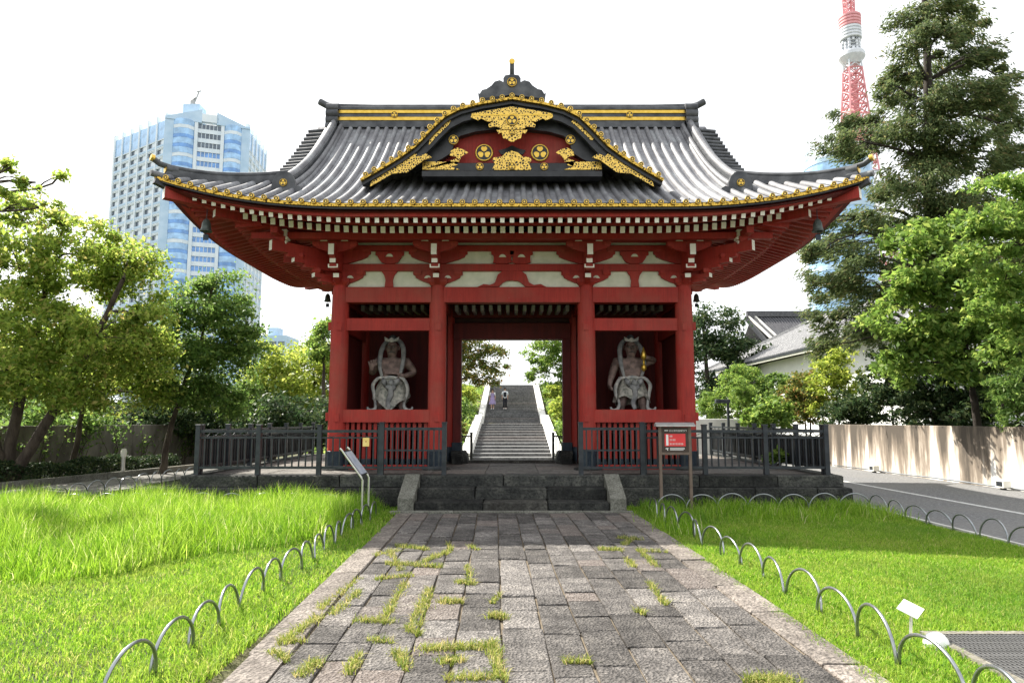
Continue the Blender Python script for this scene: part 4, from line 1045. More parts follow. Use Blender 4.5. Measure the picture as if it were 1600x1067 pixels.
# ================================================================== hoop edging
def hoop_mesh(w, h):
    m = MB(); m.tube([(-w/2*math.cos(t), 0, h*math.sin(t)**.85 if t not in (0,) else -.05) for t in np.linspace(0.0, math.pi, 19)], .0118, 6, up=(0, 1, 0)); return m.mesh('hoop', M['hoop'], True)
ORD = 'first second third fourth fifth sixth seventh eighth ninth tenth eleventh twelfth thirteenth fourteenth fifteenth sixteenth seventeenth eighteenth'.split()
def hoops(pts, h, where, frm, grp):
    for i, (a, b) in enumerate(zip(pts[:-1], pts[1:])):
        a = Vector(a); b = Vector(b); d = b-a; c = (a+b)/2
        o = link('hoop', hoop_mesh(d.length*random.uniform(.98, 1.06), h*random.uniform(.92, 1.07)), None, (c.x, c.y, 0), (random.uniform(-.14, .14), random.uniform(-.03, .03), math.atan2(d.y, d.x)+random.uniform(-.09, .09)))
        tag(o, f'{ORD[i]} silver steel hoop from {frm} {where}', 'hoop', grp)
hoops([(-2.26+.03*math.sin(k), 3.95+.5*k) for k in range(16)], .285, 'along the left path edge', 'the camera', 'steel hoops edging the lawns')
hoops([(2.53-.004*k*k*.3+.02*math.sin(2*k), 3.42+.6*k) for k in range(15)], .30, 'along the right path edge', 'the camera', 'steel hoops edging the lawns')
hoops([(2.55+.54*k, 12.32) for k in range(8)], .29, 'before the right platform face', 'the steps', 'steel hoops edging the lawns')
hoops([(6.30, 12.25-.56*k) for k in range(15)], .29, 'along the road edge', 'the platform', 'steel hoops edging the lawns')
hoops([(-8.9, 9.6+.62*k) for k in range(17)], .30, 'along the left walkway', 'the camera', 'steel hoops edging the lawns')
hoops([(-3.0-.56*k, 12.35) for k in range(11)], .30, 'before the left platform face', 'the steps', 'steel hoops edging the lawns')
# ================================================================== signs
sg = thing('information_sign', 'brown information sign with red panel and white lettering on two posts', 'sign', (2.9, 12.3, 0))
M['brownmetal'] = simple('brown_sign_paint', (.12, .085, .065), (.17, .125, .10), 8, .5)
M['signbrown'] = simple('dark_brown_board', (.045, .028, .022), (.06, .038, .03), 8, .5)
M['signred'] = simple('red_sign_panel', (.72, .045, .05), (.76, .055, .06), 5, .5)
M['letter'] = simple('white_lettering', (.82, .82, .80), rough=.6)
for x in (2.64, 3.17): MB().cham(x-.025, x+.025, 12.28, 12.33, 0, 1.47, .004).build('post', M['brownmetal'], sg)
bd = MB().cham(2.666, 3.144, 12.285, 12.315, 1.02, 1.465, .004).build('board', M['signbrown'], sg)
MB().box(2.64, 3.17, 12.275, 12.325, .975, 1.018).build('rail', M['brownmetal'], sg)
MB().prism([(12.18, 1.475), (12.18, 1.50), (12.30, 1.545), (12.42, 1.50), (12.42, 1.475)], 2.56, 3.25, 'x').build('hood', simple('grey_metal_hood', (.42, .42, .42), (.52, .52, .51), 8, .4, .4), sg)
MB().box(2.72, 3.09, 12.279, 12.284, 1.125, 1.345).build('red_panel', M['signred'], bd)
def text(s, x, y, z, size, parent, mat='letter'):
    cu = bpy.data.curves.new('lettering', 'FONT'); cu.body = s; cu.size = size; cu.extrude = .0008
    o = bpy.data.objects.new('lettering', cu); C.objects.link(o); dg = bpy.context.evaluated_depsgraph_get(); dg.update()
    me = bpy.data.meshes.new_from_object(o.evaluated_get(dg)); bpy.data.objects.remove(o)
    me.materials.clear(); me.materials.append(M[mat]); return link('lettering', me, parent, Vector((x, y, z))-ORG[parent], (R(90), 0, 0))
text('旧台徳院霊廟惣門', 2.80, 12.2835, 1.385, .040, bd)
lm = MB(); lm.box(2.72, 2.785, 12.282, 12.2845, 1.395, 1.41)
for z, n in ((1.30, 2), (1.235, 4), (1.165, 9)):
    for k in range(n):
        for q in range(3):
            lm.box(2.81+k*.027, 2.81+k*.027+random.uniform(.014, .021), 12.2765, 12.2785, z-.012+q*.011, z-.012+q*.011+.005)
        lm.box(2.818+k*.027, 2.823+k*.027, 12.2765, 12.2785, z-.016, z+.018)
lm.box(2.745, 2.785, 12.2765, 12.2785, 1.14, 1.33)
for z in (1.055, 1.072, 1.09): lm.box(2.81, 3.06+random.uniform(-.02, .02), 12.282, 12.2845, z, z+.008)
lm.box(2.75, 2.785, 12.282, 12.2845, 1.085, 1.095).box(2.762, 2.776, 12.282, 12.2845, 1.05, 1.085).box(2.735, 2.755, 12.282, 12.2845, 1.075, 1.092)
lm.build('lettering', M['letter'], bd)
# slanted information stand at the left lawn
st = thing('information_stand', 'slanted information panel on bent silver posts beside the left lawn', 'sign', (-2.45, 11.5, 0))
for y in (11.28, 11.78):
    MB().tube([(-2.43, y, 0), (-2.43, y, .62), (-2.445, y, .66), (-2.78, y, 1.10), (-2.81, y, 1.13)], .017, 8).build('post', M['steel'], st, True, 60)
n_ = Vector((.44, 0, .335)).normalized(); c_ = Vector((-2.61, 11.53, .885)); dd = Vector((-.335, 0, .44)).normalized()
m = MB(); m.bar(c_-dd*.25, c_+dd*.25, .46, .02, up=n_); pn_ = m.build('panel', M['fence'], st)
m = MB(); m.bar(c_-dd*.23+n_*.0125, c_+dd*.22+n_*.0125, .42, .004, up=n_); m.build('printed_face', simple('pale_blue_print', (.40, .47, .58), (.62, .67, .74), 6, .25), pn_)
# small white plate, dome lamp and drain grating in the right lawn
sp_ = thing('plant_label', 'small white plate on two thin stakes in the right lawn', 'label', (2.9, 5.12, 0))
m = MB(); q = Matrix.Rotation(R(28), 3, 'X') @ Matrix.Rotation(R(42), 3, 'Z'); m.box(-.07, .07, -.07, .07, -.003, .003); 
m.v = [tuple(q @ Vector(p)+Vector((2.89, 5.14, .235))) for p in m.v]; m.build('plate', simple('white_enamel', (.86, .86, .85), rough=.3), sp_)
for x, y in ((2.865, 5.11), (2.90, 5.15)): MB().tube([(x-.015, y, 0), (x+.01, y, .235)], .006, 6).build('stake', M['steel'], sp_)
dl = thing('dome_lamp', 'white dome lamp set in the right lawn beside the drain', 'lamp', (2.99, 5.02, 0))
MB().lathe([(.085, 0), (.084, .03), (.074, .06), (.052, .085), (.02, .098)], 20, (2.99, 5.02, .01)).build('dome', simple('white_plastic_dome', (.82, .82, .81), rough=.35), dl, True)
MB().lathe([(.095, -.01), (.095, .012)], 20, (2.99, 5.02, 0)).build('base_ring', M['steel'], dl)
gr = thing('drain_grating', 'rectangular steel drain grating sunk in the right lawn', 'grating', (3.7, 4.75, 0))
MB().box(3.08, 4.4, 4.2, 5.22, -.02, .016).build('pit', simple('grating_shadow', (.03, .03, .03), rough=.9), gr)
fm = MB(); fm.box(3.02, 4.46, 5.2, 5.27, 0, .045).box(3.02, 4.46, 4.13, 4.2, 0, .045).box(3.02, 3.08, 4.2, 5.2, 0, .045).box(4.4, 4.46, 4.2, 5.2, 0, .045); fm.build('frame', M['cheek'], gr)
gb = simple('galvanised_bars', (.11, .11, .11), (.20, .20, .20), 20, .5, .5)
bx_ = MB().box(-.0045, .0045, -.50, .50, .018, .042).mesh('bar', gb)
for k in range(43): link('bar', bx_, gr, Vector((3.10+k*.0305, 4.7, 0))-ORG[gr])
bx2 = MB().box(-.66, .66, -.004, .004, .020, .040).mesh('cross_bar', gb)
for k in range(19): link('cross_bar', bx2, gr, Vector((3.74, 4.23+k*.0525, 0))-ORG[gr])

# ================================================================== the stone stairs behind the gate
stairs = thing('stone_stairs', 'long flight of grey stone stairs climbing behind the gate', 'stairs', (0, 33.8, -.6))
y, z = 33.8, -.6
levels = []
for n, run, rise in ((13, 13.6, 1.9), (1, 2.6, 0), (26, 16.6, 3.6)):
    for i in range(n):
        levels.append((y, y+run/n, z+(rise/n if rise else 0))); z += rise/n if rise else 0; y += run/n
for (a, b, zt) in levels:
    m = MB(); m.cham(-2.05, 2.05, a, b+.06, zt-.35, zt, .018); m.build('step', M['stair'], stairs)
    m = MB(); m.box(-2.045, 2.045, a-.006, a+.002, zt-.045, zt-.02)
tops = [(33.4, .05), (47.3, 1.95), (50.0, 1.95), (50.0, 2.05), (67.0, 5.5), (68, 5.5)]
for s_ in (-1, 1):
    a, b = sorted((s_*2.055, s_*2.52))
    MB().prism([(33.4, -.65), (33.4, -.02), (47.6, 1.90), (49.9, 1.90), (49.9, -.65)], a, b, 'x').build('parapet', M['parapet'], stairs)
    a, b = sorted((s_*2.06, s_*2.50))
    MB().prism([(49.905, -.65), (49.905, 1.72), (67.2, 5.42), (69, 5.42), (69, -.65)], a, b, 'x').build('parapet', M['parapet'], stairs)
# ------------------------------------------------------------------ two people on the stairs
def step_z(y): return max([zt for a, b, zt in levels if a-.02 <= y] or [-.6])
SK = simple('skin', (.50, .30, .22), rough=.6)
def person(x, y, label, kind):
    z = step_z(y); t = thing('person', label, 'person', (x, y, z))
    h = 1.68 if kind == 'm' else 1.60; k = h/1.7
    N = {'pelvis': ((0, 0, .92), (.14, .10)), 'waist': ((0, 0, 1.08), (.125, .09)), 'chest': ((0, 0, 1.30), (.155, .10)), 'neckb': ((0, 0, 1.42), (.07, .07)), 'neck': ((0, 0, 1.48), (.05, .05)), 'chin': ((0, -.03, 1.53), (.06, .07)), 'head': ((0, -.01, 1.61), (.075, .09)), 'top': ((0, .0, 1.67), (.06, .07))}
    E = [('pelvis', 'waist'), ('waist', 'chest'), ('chest', 'neckb'), ('neckb', 'neck'), ('neck', 'chin'), ('chin', 'head'), ('head', 'top')]
    for s, n, f in ((-1, 'l', -.10), (1, 'r', .10)):
        N.update({n+'sh': ((s*.17, 0, 1.37), .055), n+'el': ((s*.23, .02, 1.12), .042), n+'wr': ((s*.22, -.10, .90), .028), n+'hip': ((s*.085, 0, .86), .085), n+'kn': ((s*.09, f*.6-.03, .49), .06), n+'an': ((s*.085, f, .09), .042), n+'to': ((s*.095, f-.14, .04), .038)})
        E += [('chest', n+'sh'), (n+'sh', n+'el'), (n+'el', n+'wr'), ('pelvis', n+'hip'), (n+'hip', n+'kn'), (n+'kn', n+'an'), (n+'an', n+'to')]
    for n, sd_ in (('l', (0, -1, 0)), ('r', (0, -1, 0))): hand(N, E, n+'wr', (0, -.15, -1), sd_, None, n+'h', .17, .011, .25, (1 if n == 'l' else -1, 0, 0))
    N = {a: (tuple(c*k for c in v[0]), tuple(q*k for q in v[1]) if isinstance(v[1], tuple) else v[1]*k) for a, v in N.items()}
    link('body', skin_mesh('body', N, E, SK), t)
    W = lambda p: (x+p[0]*k, y+p[1]*k, z+p[2]*k)
    FS = simple('dark_face_features', (.20, .11, .08), rough=.6)  # dark brown of the eyes and mouth
    for s in (-1, 1):
        MB().lathe([(.004, 0), (.011, .004), (.004, .01)], 8, W((s*.03, -.095, 1.60)), 'y').build('eye', FS, t)
        MB().tube([W((s*.078, 0, 1.57)), W((s*.086, 0, 1.60)), W((s*.078, .01, 1.62))], .012, 6).build('ear', SK, t)
    MB().tube([W((0, -.10, 1.60)), W((0, -.118, 1.575)), W((0, -.10, 1.565))], .008, 6).build('nose', SK, t)
    MB().tube([W((-.025, -.092, 1.54)), W((0, -.10, 1.538)), W((.025, -.092, 1.54))], .006, 6).build('mouth', FS, t)
    hair = MB(); blk = simple('black_hair', (.012, .010, .010), (.03, .025, .022), 20, .5)
    hair.lathe([(.095, 1.60), (.102, 1.65), (.085, 1.71), (.04, 1.74)], 14, W((0, .012, 0)))
    if kind == 'f': hair.tube([W((0, .07, 1.66)), W((0, .10, 1.5)), W((0, .10, 1.34))], [.08, .085, .04], 10)
    for i in range(len(hair.v)): pass
    hv = hair.v if k == 1 else [(p[0], p[1], p[2]) for p in hair.v]
    hair.v = [(p[0], p[1], z+(p[2]-z)) for p in hv]
    # lathe heights are given in body units: scale them
    nl = 14*4; hair.v = [(p[0], p[1], z+(p[2]-z)*k) if i < nl else p for i, p in enumerate(hair.v)]
    hair.build('hair', blk, t, True)
    def cloth(nm, prof, mat, n=20, flat=.72):
        m = MB(); m.grid(lambda a, i: W((prof[int(i)][0]*math.cos(a)*(1+.03*math.sin(7*a)), prof[int(i)][0]*flat*math.sin(a), prof[int(i)][1])), list(np.linspace(0, 2*math.pi, n)), list(range(len(prof)))); return m.build(nm, mat, t, True)
    def sleeve(nm, n, mat, cut, r):
        a, b = Vector(N[n+'sh'][0]), Vector(N[n+'el'][0]); MB().tube([Vector((x, y, z))+a.lerp(b, q) for q in (-.15, .3, cut)], [r, r*.95, r*.9], 10).build(nm, mat, t, True)
    if kind == 'f':
        lil = simple('lilac_dress', (.28, .22, .42), (.38, .31, .52), 9, .8); wh = simple('white_blouse', (.75, .75, .76), rough=.8)
        cloth('dress', [(.17, 1.36), (.16, 1.2), (.145, 1.08), (.19, .95), (.24, .7), (.29, .42)], lil)
        for n in 'lr': sleeve('sleeve', n, wh, .98, .07)
        MB().box(*(x-.30*k, x-.20*k), y-.05, y+.12, z+.62*k, z+.86*k).build('handbag', simple('tan_bag', (.35, .27, .2), rough=.6), t)
    else:
        wh = simple('white_shirt', (.74, .77, .82), (.80, .82, .86), 9, .8); bk = simple('black_cloth', (.012, .013, .02), rough=.8)
        cloth('shirt', [(.10, 1.45), (.185, 1.38), (.175, 1.2), (.165, 1.0), (.17, .88)], wh)
        for n in 'lr': sleeve('sleeve', n, wh, .9, .075)
        for n, s in (('l', -1), ('r', 1)):
            pts = [Vector((x, y, z))+Vector(N[n+q][0]) for q in ('hip', 'kn', 'an')]; MB().tube([pts[0]+Vector((0, 0, .06)), pts[1], pts[2]+Vector((0, 0, .02))], [.105, .08, .062], 10).build('trouser_leg', bk, t, True)
        MB().cham(x-.12*k, x+.12*k, y-.22*k, y-.125*k, z+.98*k, z+1.36*k, .03).build('backpack', bk, t)
    shoe = simple('white_shoes', (.7, .7, .7), rough=.6)
    for n in 'lr':
        a = Vector((x, y, z))+Vector(N[n+'an'][0]); MB().tube([a+Vector((0, .05, -.05)), a+Vector((0, -.04, -.045)), a+Vector((0, -.17, -.06))], [.045, .05, .035], 8).build('shoe', shoe, t, True)
person(-1.56, 54.75, 'person in a lilac dress with a bag walking down the stairs', 'f')
person(-.56, 54.5, 'person in a white shirt and black trousers with a black backpack', 'm')
# ================================================================== far buildings
def at(px, v, Y):
    """world point seen at photo pixel (px, v) at distance Y ahead of the camera"""
    z = 1.6+Y*math.tan(R(6.5)+math.atan((533.5-v)/1067)); d = Y*math.cos(R(6.5))+(z-1.6)*math.sin(R(6.5))
    return Vector(((px-800)*d/1067, Y, z))
M['tpanel'] = simple('pale_tower_panel', (.40, .56, .72), (.50, .65, .80), .3, .55)
M['twhite'] = simple('white_tower_frame', (.62, .71, .78), (.72, .79, .84), .3, .55)
def glass(name, c, r=.08):
    t = NT(name); t.set(r, .15, .8); v = t.coord(); t.col(t.ramp(t.noise(v, .35, 3), [(.35, tuple(x*.75 for x in c)), (.65, tuple(min(1, x*1.25) for x in c))])); return t.mat
M['gblue'] = glass('blue_tower_glass', (.13, .30, .62)); M['gpale'] = glass('pale_tower_glass', (.30, .50, .74)); M['gdark'] = glass('dark_window_glass', (.09, .125, .165))
hotel = thing('hotel_tower', 'tall pale blue glass hotel tower with balconies behind the left trees', 'tower', (-130, 262, 0))
pA, pB, pC, pD = Vector((-164, 271)), Vector((-132, 250)), Vector((-104.6, 260)), Vector((-107.0, 286))
FH = 3.74; NF = 31; TOP = NF*FH
def wallseg(a, b, z0, z1, th, mat, name, par, inset=0):
    d = (b-a).normalized(); n = Vector((d.y, -d.x))
    m = MB(); p = [a-n*inset, b-n*inset, b-n*(th+inset), a-n*(th+inset)]
    m.add([(q.x, q.y, z0) for q in p]+[(q.x, q.y, z1) for q in p], [(3, 2, 1, 0), (4, 5, 6, 7), (0, 1, 5, 4), (1, 2, 6, 5), (2, 3, 7, 6), (3, 0, 4, 7)])
    return m.build(name, mat, par)
back = [Vector((-140, 300)), Vector((-168, 290))]
core = MB(); poly = [(pA.x+.6, pA.y+.8), (pB.x+.3, pB.y+1.2), (pC.x-.9, pC.y+.8), (pD.x-.8, pD.y), (back[0].x, back[0].y), (back[1].x, back[1].y)]
core.prism(poly, 0, TOP-.5, 'z'); core.build('tower_core', M['tpanel'], hotel)
def wing(a, b, nb):
    d = (b-a); L = d.length; u = d.normalized(); n = Vector((u.y, -u.x)); w = L/nb
    ang = math.atan2(u.y, u.x)
    for i in range(nb+1):
        p = a+u*(i*w-.45 if i < nb else L-.9); q = a+u*(i*w+.45 if i > 0 else .9)
        wallseg(p+n*.35, q+n*.35, 0, TOP+2.0, 1.4, M['twhite'], 'pier', hotel)
    bal = MB(); bal.box(-w/2+.45, w/2-.45, -.15, .7, 0, .55, 0).box(-w/2+.45, w/2-.45, -.25, -.12, .5, 1.35, 1)
    bal.box(-w/2+.45, -.3, .35, .75, .55, FH-.35, 2).box(-.3, w/2-.45, .35, .75, .55, FH-1.0, 1).box(-w/2+.45, w/2-.45, .0, .72, FH-.36, FH, 0)
    bal.box(-.3, w/2-.45, .2, .5, 1.2, FH-.36, 0)
    bm_ = bal.mesh('balcony', [M['twhite'], M['tpanel'], M['gdark']])
    glz = MB(); glz.box(-w/2+.45, w/2-.45, .0, .6, 0, FH*1.9, 0); gm = glz.mesh('window', [M['gpale']])
    for i in range(nb):
        c = a+u*(i+.5)*w
        for f in range(8, NF-2): link('balcony', bm_, hotel, Vector((c.x, c.y, f*FH))-ORG[hotel], (0, 0, ang))
        link('window', gm, hotel, Vector((c.x, c.y, (NF-2)*FH+.05))-ORG[hotel], (0, 0, ang))
wing(pA, pB, 6); wing(pC, pD, 5)
dC = (pC-pB); LC = dC.length; uC = dC.normalized(); nC = Vector((uC.y, -uC.x))
def cs(f, out=0.): return pB+dC*f+nC*out
for f0, f1, o in ((-.02, .085, 1.0), (.335, .375, 1.2), (.66, .70, 1.2), (.915, 1.02, 1.0)):
    wallseg(cs(f0, o), cs(f1, o), 0, TOP+(.6 if f0 in (-.02, .915) else .4), 2.2, M['tpanel'] if f0 in (-.02, .915) else M['twhite'], 'pier', hotel)
for f in range(8, NF):
    z0 = f*FH
    # glazed bays: three facets, alternately blue
    for bay, (f0, f1) in enumerate(((.085, .335), (.70, .915))):
        pts = [cs(f0, .9), cs(f0+(f1-f0)*.33, 2.6), cs(f0+(f1-f0)*.72, 2.6), cs(f1, .9)]
        m = MB()
        for a, b in zip(pts[:-1], pts[1:]):
            for (za, zb, mi) in ((0, 1.35, 1 if f % 3 else 2), (1.4, FH-.06, 0)):
                m.add([(a.x, a.y, z0+za), (b.x, b.y, z0+za), (b.x, b.y, z0+zb), (a.x, a.y, z0+zb)], [(0, 1, 2, 3)], mi)
        m.build('bay_window', [M['gpale'], M['gblue'], M['twhite']], hotel)
    m = MB(); a, b = cs(.375, .5), cs(.66, .5)
    m.add([(a.x, a.y, z0), (b.x, b.y, z0), (b.x, b.y, z0+1.2), (a.x, a.y, z0+1.2)], [(0, 1, 2, 3)], 0)
    a, b = cs(.375, .25), cs(.66, .25)
    m.add([(a.x, a.y, z0+1.2), (b.x, b.y, z0+1.2), (b.x, b.y, z0+FH-.5), (a.x, a.y, z0+FH-.5)], [(0, 1, 2, 3)], 1)
    a, b = cs(.375, .55), cs(.66, .55)
    m.add([(a.x, a.y, z0+FH-.5), (b.x, b.y, z0+FH-.5), (b.x, b.y, z0+FH), (a.x, a.y, z0+FH)], [(0, 1, 2, 3)], 0)
    for k in range(7):
        p = cs(.375+.285*k/6, .35); m.box(p.x-.1, p.x+.1, p.y-.1, p.y+.1, z0+1.2, z0+FH-.5, 0)
    m.build('window_band', [M['twhite'], M['gblue'] if f < NF-3 else M['gdark']], hotel)
# crown: sloping parapets, roof house and mast
def crown(f0, f1, z0, z1, zb, mat):
    a, b = cs(f0, 1.3), cs(f1, 1.3); m = MB(); c, d = a-nC*1.2, b-nC*1.2
    m.add([(a.x, a.y, zb), (b.x, b.y, zb), (b.x, b.y, z1), (a.x, a.y, z0), (c.x, c.y, zb), (d.x, d.y, zb), (d.x, d.y, z1), (c.x, c.y, z0)], [(0, 1, 2, 3), (7, 6, 5, 4), (3, 2, 6, 7), (0, 3, 7, 4), (1, 5, 6, 2), (0, 4, 5, 1)])
    m.build('parapet', mat, hotel)
crown(-.02, .42, TOP+.5, TOP+5.0, TOP-.4, M['tpanel']); crown(.60, 1.02, TOP+4.6, TOP-.2, TOP-.4, M['tpanel']); crown(.42, .62, TOP+3.4, TOP+3.4, TOP+.2, M['twhite'])
p = cs(.30, -6); MB().box(p.x-3.2, p.x+3.2, p.y-3, p.y+3, TOP, TOP+8.5).build('roof_house', M['tpanel'], hotel)
m = MB(); m.tube([(p.x-.6, p.y, TOP+8.5), (p.x-.9, p.y, TOP+11), (p.x+.3, p.y, TOP+12.5)], [1.3, 1.0, .4], 8); m.tube([(p.x, p.y, TOP+11), (p.x+1.3, p.y, TOP+15)], .28, 6); m.bar((p.x+.5, p.y, TOP+15), (p.x+2.2, p.y, TOP+15.3), .4, .45); m.build('roof_crane', M['palewood'], hotel)
# ------------------------------------------------------------------ lattice broadcast tower
TX, TY = 234.0, 445.0
tw = thing('broadcast_tower', 'red and white lattice broadcast tower rising behind the tall conifer', 'tower', (TX, TY, 0))
tred = simple('hazed_red_steel', (.60, .25, .27), (.68, .33, .34), .4, .6); twh = simple('pale_grey_steel', (.55, .58, .62), (.66, .69, .72), .4, .6)  # distance haze is put into the red as a paler, pinker colour
def half(z): return float(np.interp(z, [0, 60, 120, 180, 236, 278], [42, 22, 12.5, 8.0, 4.5, 2.8]))
def lattice(z0, z1, n, mat, nm, rr=.45):
    m = MB(); zs = np.linspace(z0, z1, n+1)
    for i in range(n):
        a, b = half(zs[i]), half(zs[i+1]); A = [(-a, -a), (a, -a), (a, a), (-a, a)]; B = [(-b, -b), (b, -b), (b, b), (-b, b)]
        for k in range(4):
            j = (k+1) % 4; P0 = (TX+A[k][0], TY+A[k][1], zs[i]); P1 = (TX+A[j][0], TY+A[j][1], zs[i]); Q0 = (TX+B[k][0], TY+B[k][1], zs[i+1]); Q1 = (TX+B[j][0], TY+B[j][1], zs[i+1])
            for u, v, r in ((P0, Q0, rr*1.5), (P0, Q1, rr), (P1, Q0, rr), (Q0, Q1, rr)): m.tube([u, v], r, 4, False)
    return m.build(nm, mat, tw)
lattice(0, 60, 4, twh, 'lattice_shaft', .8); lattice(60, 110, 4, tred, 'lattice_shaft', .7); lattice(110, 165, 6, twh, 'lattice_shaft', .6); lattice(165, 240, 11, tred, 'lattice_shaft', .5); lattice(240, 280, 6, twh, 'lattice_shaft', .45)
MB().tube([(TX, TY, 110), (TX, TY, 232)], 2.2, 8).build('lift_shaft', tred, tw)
MB().lathe([(4.8, 243.5), (7.6, 247), (8.5, 248.5), (8.5, 250.6), (7.9, 250.8), (7.7, 252), (5, 252.4)], 28, (TX, TY, 0)).build('observation_deck', twh, tw, True, 30)
m = MB()
for k in range(14):
    a = k*2*math.pi/14
    for z in (252.6, 254.8, 257, 259):
        if (k+int(z)) % 3: m.box(TX+5.4*math.cos(a)-.7, TX+5.4*math.cos(a)+.7, TY+5.4*math.sin(a)-.7, TY+5.4*math.sin(a)+.7, z, z+1.5)
for z in (254.3, 256.6, 258.8): m.lathe([(5.9, z), (6.1, z+.3)], 24, (TX, TY, 0))
m.build('equipment_platforms', twh, tw)
for i in range(8):
    z = 261.3+i*2.2; MB().lathe([(6.5+.05*i, z), (7.0+.03*i, z+.4), (7.0+.03*i, z+1.7), (6.5+.05*i, z+2.0)], 26, (TX, TY, 0)).build('antenna_drum', twh if i < 4 else tred, tw, True, 30)
h0 = half
def half(z): return 2.6 if z < 300 else 1.5
lattice(278, 300, 5, tred, 'antenna_mast', .35); lattice(300, 333, 7, twh, 'antenna_mast', .3)
m = MB(); m.lathe([(1.8, 0), (2.2, .7), (.3, .2)], 12, (TX-9, TY-6, 196), 'y'); m.lathe([(1.5, 0), (1.8, .6), (.3, .2)], 12, (TX+9, TY-6, 190), 'y'); m.build('dish_antenna', twh, tw, True)
# ------------------------------------------------------------------ glass tower behind the conifer
gt = thing('glass_tower', 'rounded blue glass office tower half hidden behind the conifer', 'tower', (79, 160, 0))
for f in range(17):
    MB().lathe([(7.6, f*3.7+.05), (7.6, f*3.7+2.6)], 36, (79, 160, 0)).build('window_band', M['gpale'], gt)
    MB().lathe([(7.72, f*3.7+2.61), (7.72, f*3.7+3.74)], 36, (79, 160, 0)).build('spandrel', M['tpanel'], gt)
m = MB()
for k in range(24):
    a = k*2*math.pi/24; m.tube([(79+7*math.cos(a), 160+7*math.sin(a), 62.8), (79+7*math.cos(a), 160+7*math.sin(a), 66)], .14, 4)
for z in (64.4, 66): m.tube([(79+7*math.cos(a), 160+7*math.sin(a), z) for a in np.linspace(0, 2*math.pi, 37)], .14, 4, False)
m.build('roof_railing', M['twhite'], gt)
# ------------------------------------------------------------------ museum hall with hipped tile roof, and a temple roof behind it
M['gtile'] = simple('grey_roof_tile', (.22, .22, .23), (.40, .40, .40), 7, .55, bump=.5, bdist=.03)
M['hallwhite'] = simple('white_hall_wall', (.70, .71, .70), (.78, .79, .78), 1.0, .8)
mu = thing('white_hall', 'white walled hall with hipped grey tile roof behind the shrubs', 'building', (21, 40, 0))
MB().box(16.2, 26.4, 27, 53.6, 0, 5.15).build('wall', M['hallwhite'], mu)
ex0, ex1, ey0, ey1, ez, rz = 15.3, 27.3, 26.1, 54.5, 5.25, 8.4
hx = (ex1-ex0)/2; rx = (ex0+ex1)/2
m = MB(); m.add([(ex0, ey0, ez), (ex1, ey0, ez), (ex1, ey1, ez), (ex0, ey1, ez), (rx, ey0+hx, rz), (rx, ey1-hx, rz)], [(0, 1, 4), (1, 2, 5, 4), (2, 3, 5), (3, 0, 4, 5), (3, 2, 1, 0)]); rf = m.build('roof', M['gtile'], mu)
for k in range(int((ey1-ey0)/.3)):
    y = ey0+.15+k*.3; t_ = min(1., (y-ey0)/hx, (ey1-y)/hx)
    MB().bar((ex0-.02, y, ez+.06), (ex0+hx*t_, y, ez+.06+(rz-ez)*t_), .11, .09).build('tile_row', M['gtile'], rf)
for a, b in (((ex0, ey1, ez), (rx, ey1-hx, rz)), ((ex0, ey0, ez), (rx, ey0+hx, rz)), ((rx, ey0+hx, rz), (rx, ey1-hx, rz))):
    MB().bar((a[0], a[1], a[2]+.12), (b[0], b[1], b[2]+.12), .3, .26).build('hip_ridge', M['gtile'], rf)
MB().box(ex0-.06, ex0+.05, ey0, ey1, ez-.20, ez-.02).build('eave_board', M['white'], mu)
MB().box(ex0-.12, ex0-.065, ey0, ey1, ez-.10, ez+.03).build('gutter', M['fence'], mu)
M['dtile'] = simple('dark_temple_tile', (.05, .052, .06), (.12, .12, .13), 7, .5, bump=.5, bdist=.03)
tb = thing('temple_roof', 'dark tiled temple roof with pale verge rising behind the white hall', 'building', (32, 72, 0))
rA, rB = at(1174, 495, 73), at(1330, 495, 73); eA, eB = at(1216, 534, 69), at(1345, 534, 69)
m = MB(); m.add([tuple(rA), tuple(rB), tuple(eB), tuple(eA), (rA.x, 77, eA.z), (rB.x, 77, eA.z)], [(3, 2, 1, 0), (0, 1, 5, 4)]); tr = m.build('roof', M['dtile'], tb)
for k in range(36):
    u = k/35; MB().bar(rA.lerp(rB, u), eA.lerp(eB, u), .16, .14).build('tile_row', M['dtile'], tr)
for k in range(3):
    o = Vector((.35*k-.4, 0, .12)); MB().bar(rA+o, eA+o, .16, .2).build('verge_row', M['white'] if k % 2 == 0 else M['dtile'], tr)
MB().bar(rA+Vector((-.5, 0, .3)), rB+Vector((0, 0, .3)), .5, .6).build('ridge', M['dtile'], tr)
MB().bar(rA+Vector((-.6, 0, -.1)), eA+Vector((-1.0, 0, -.3)), .3, .4).build('barge_board', M['black'], tb)
MB().box(eA.x-1, eB.x, 69.6, 77, 0, eA.z-.2).build('wall', M['hallwhite'], tb)
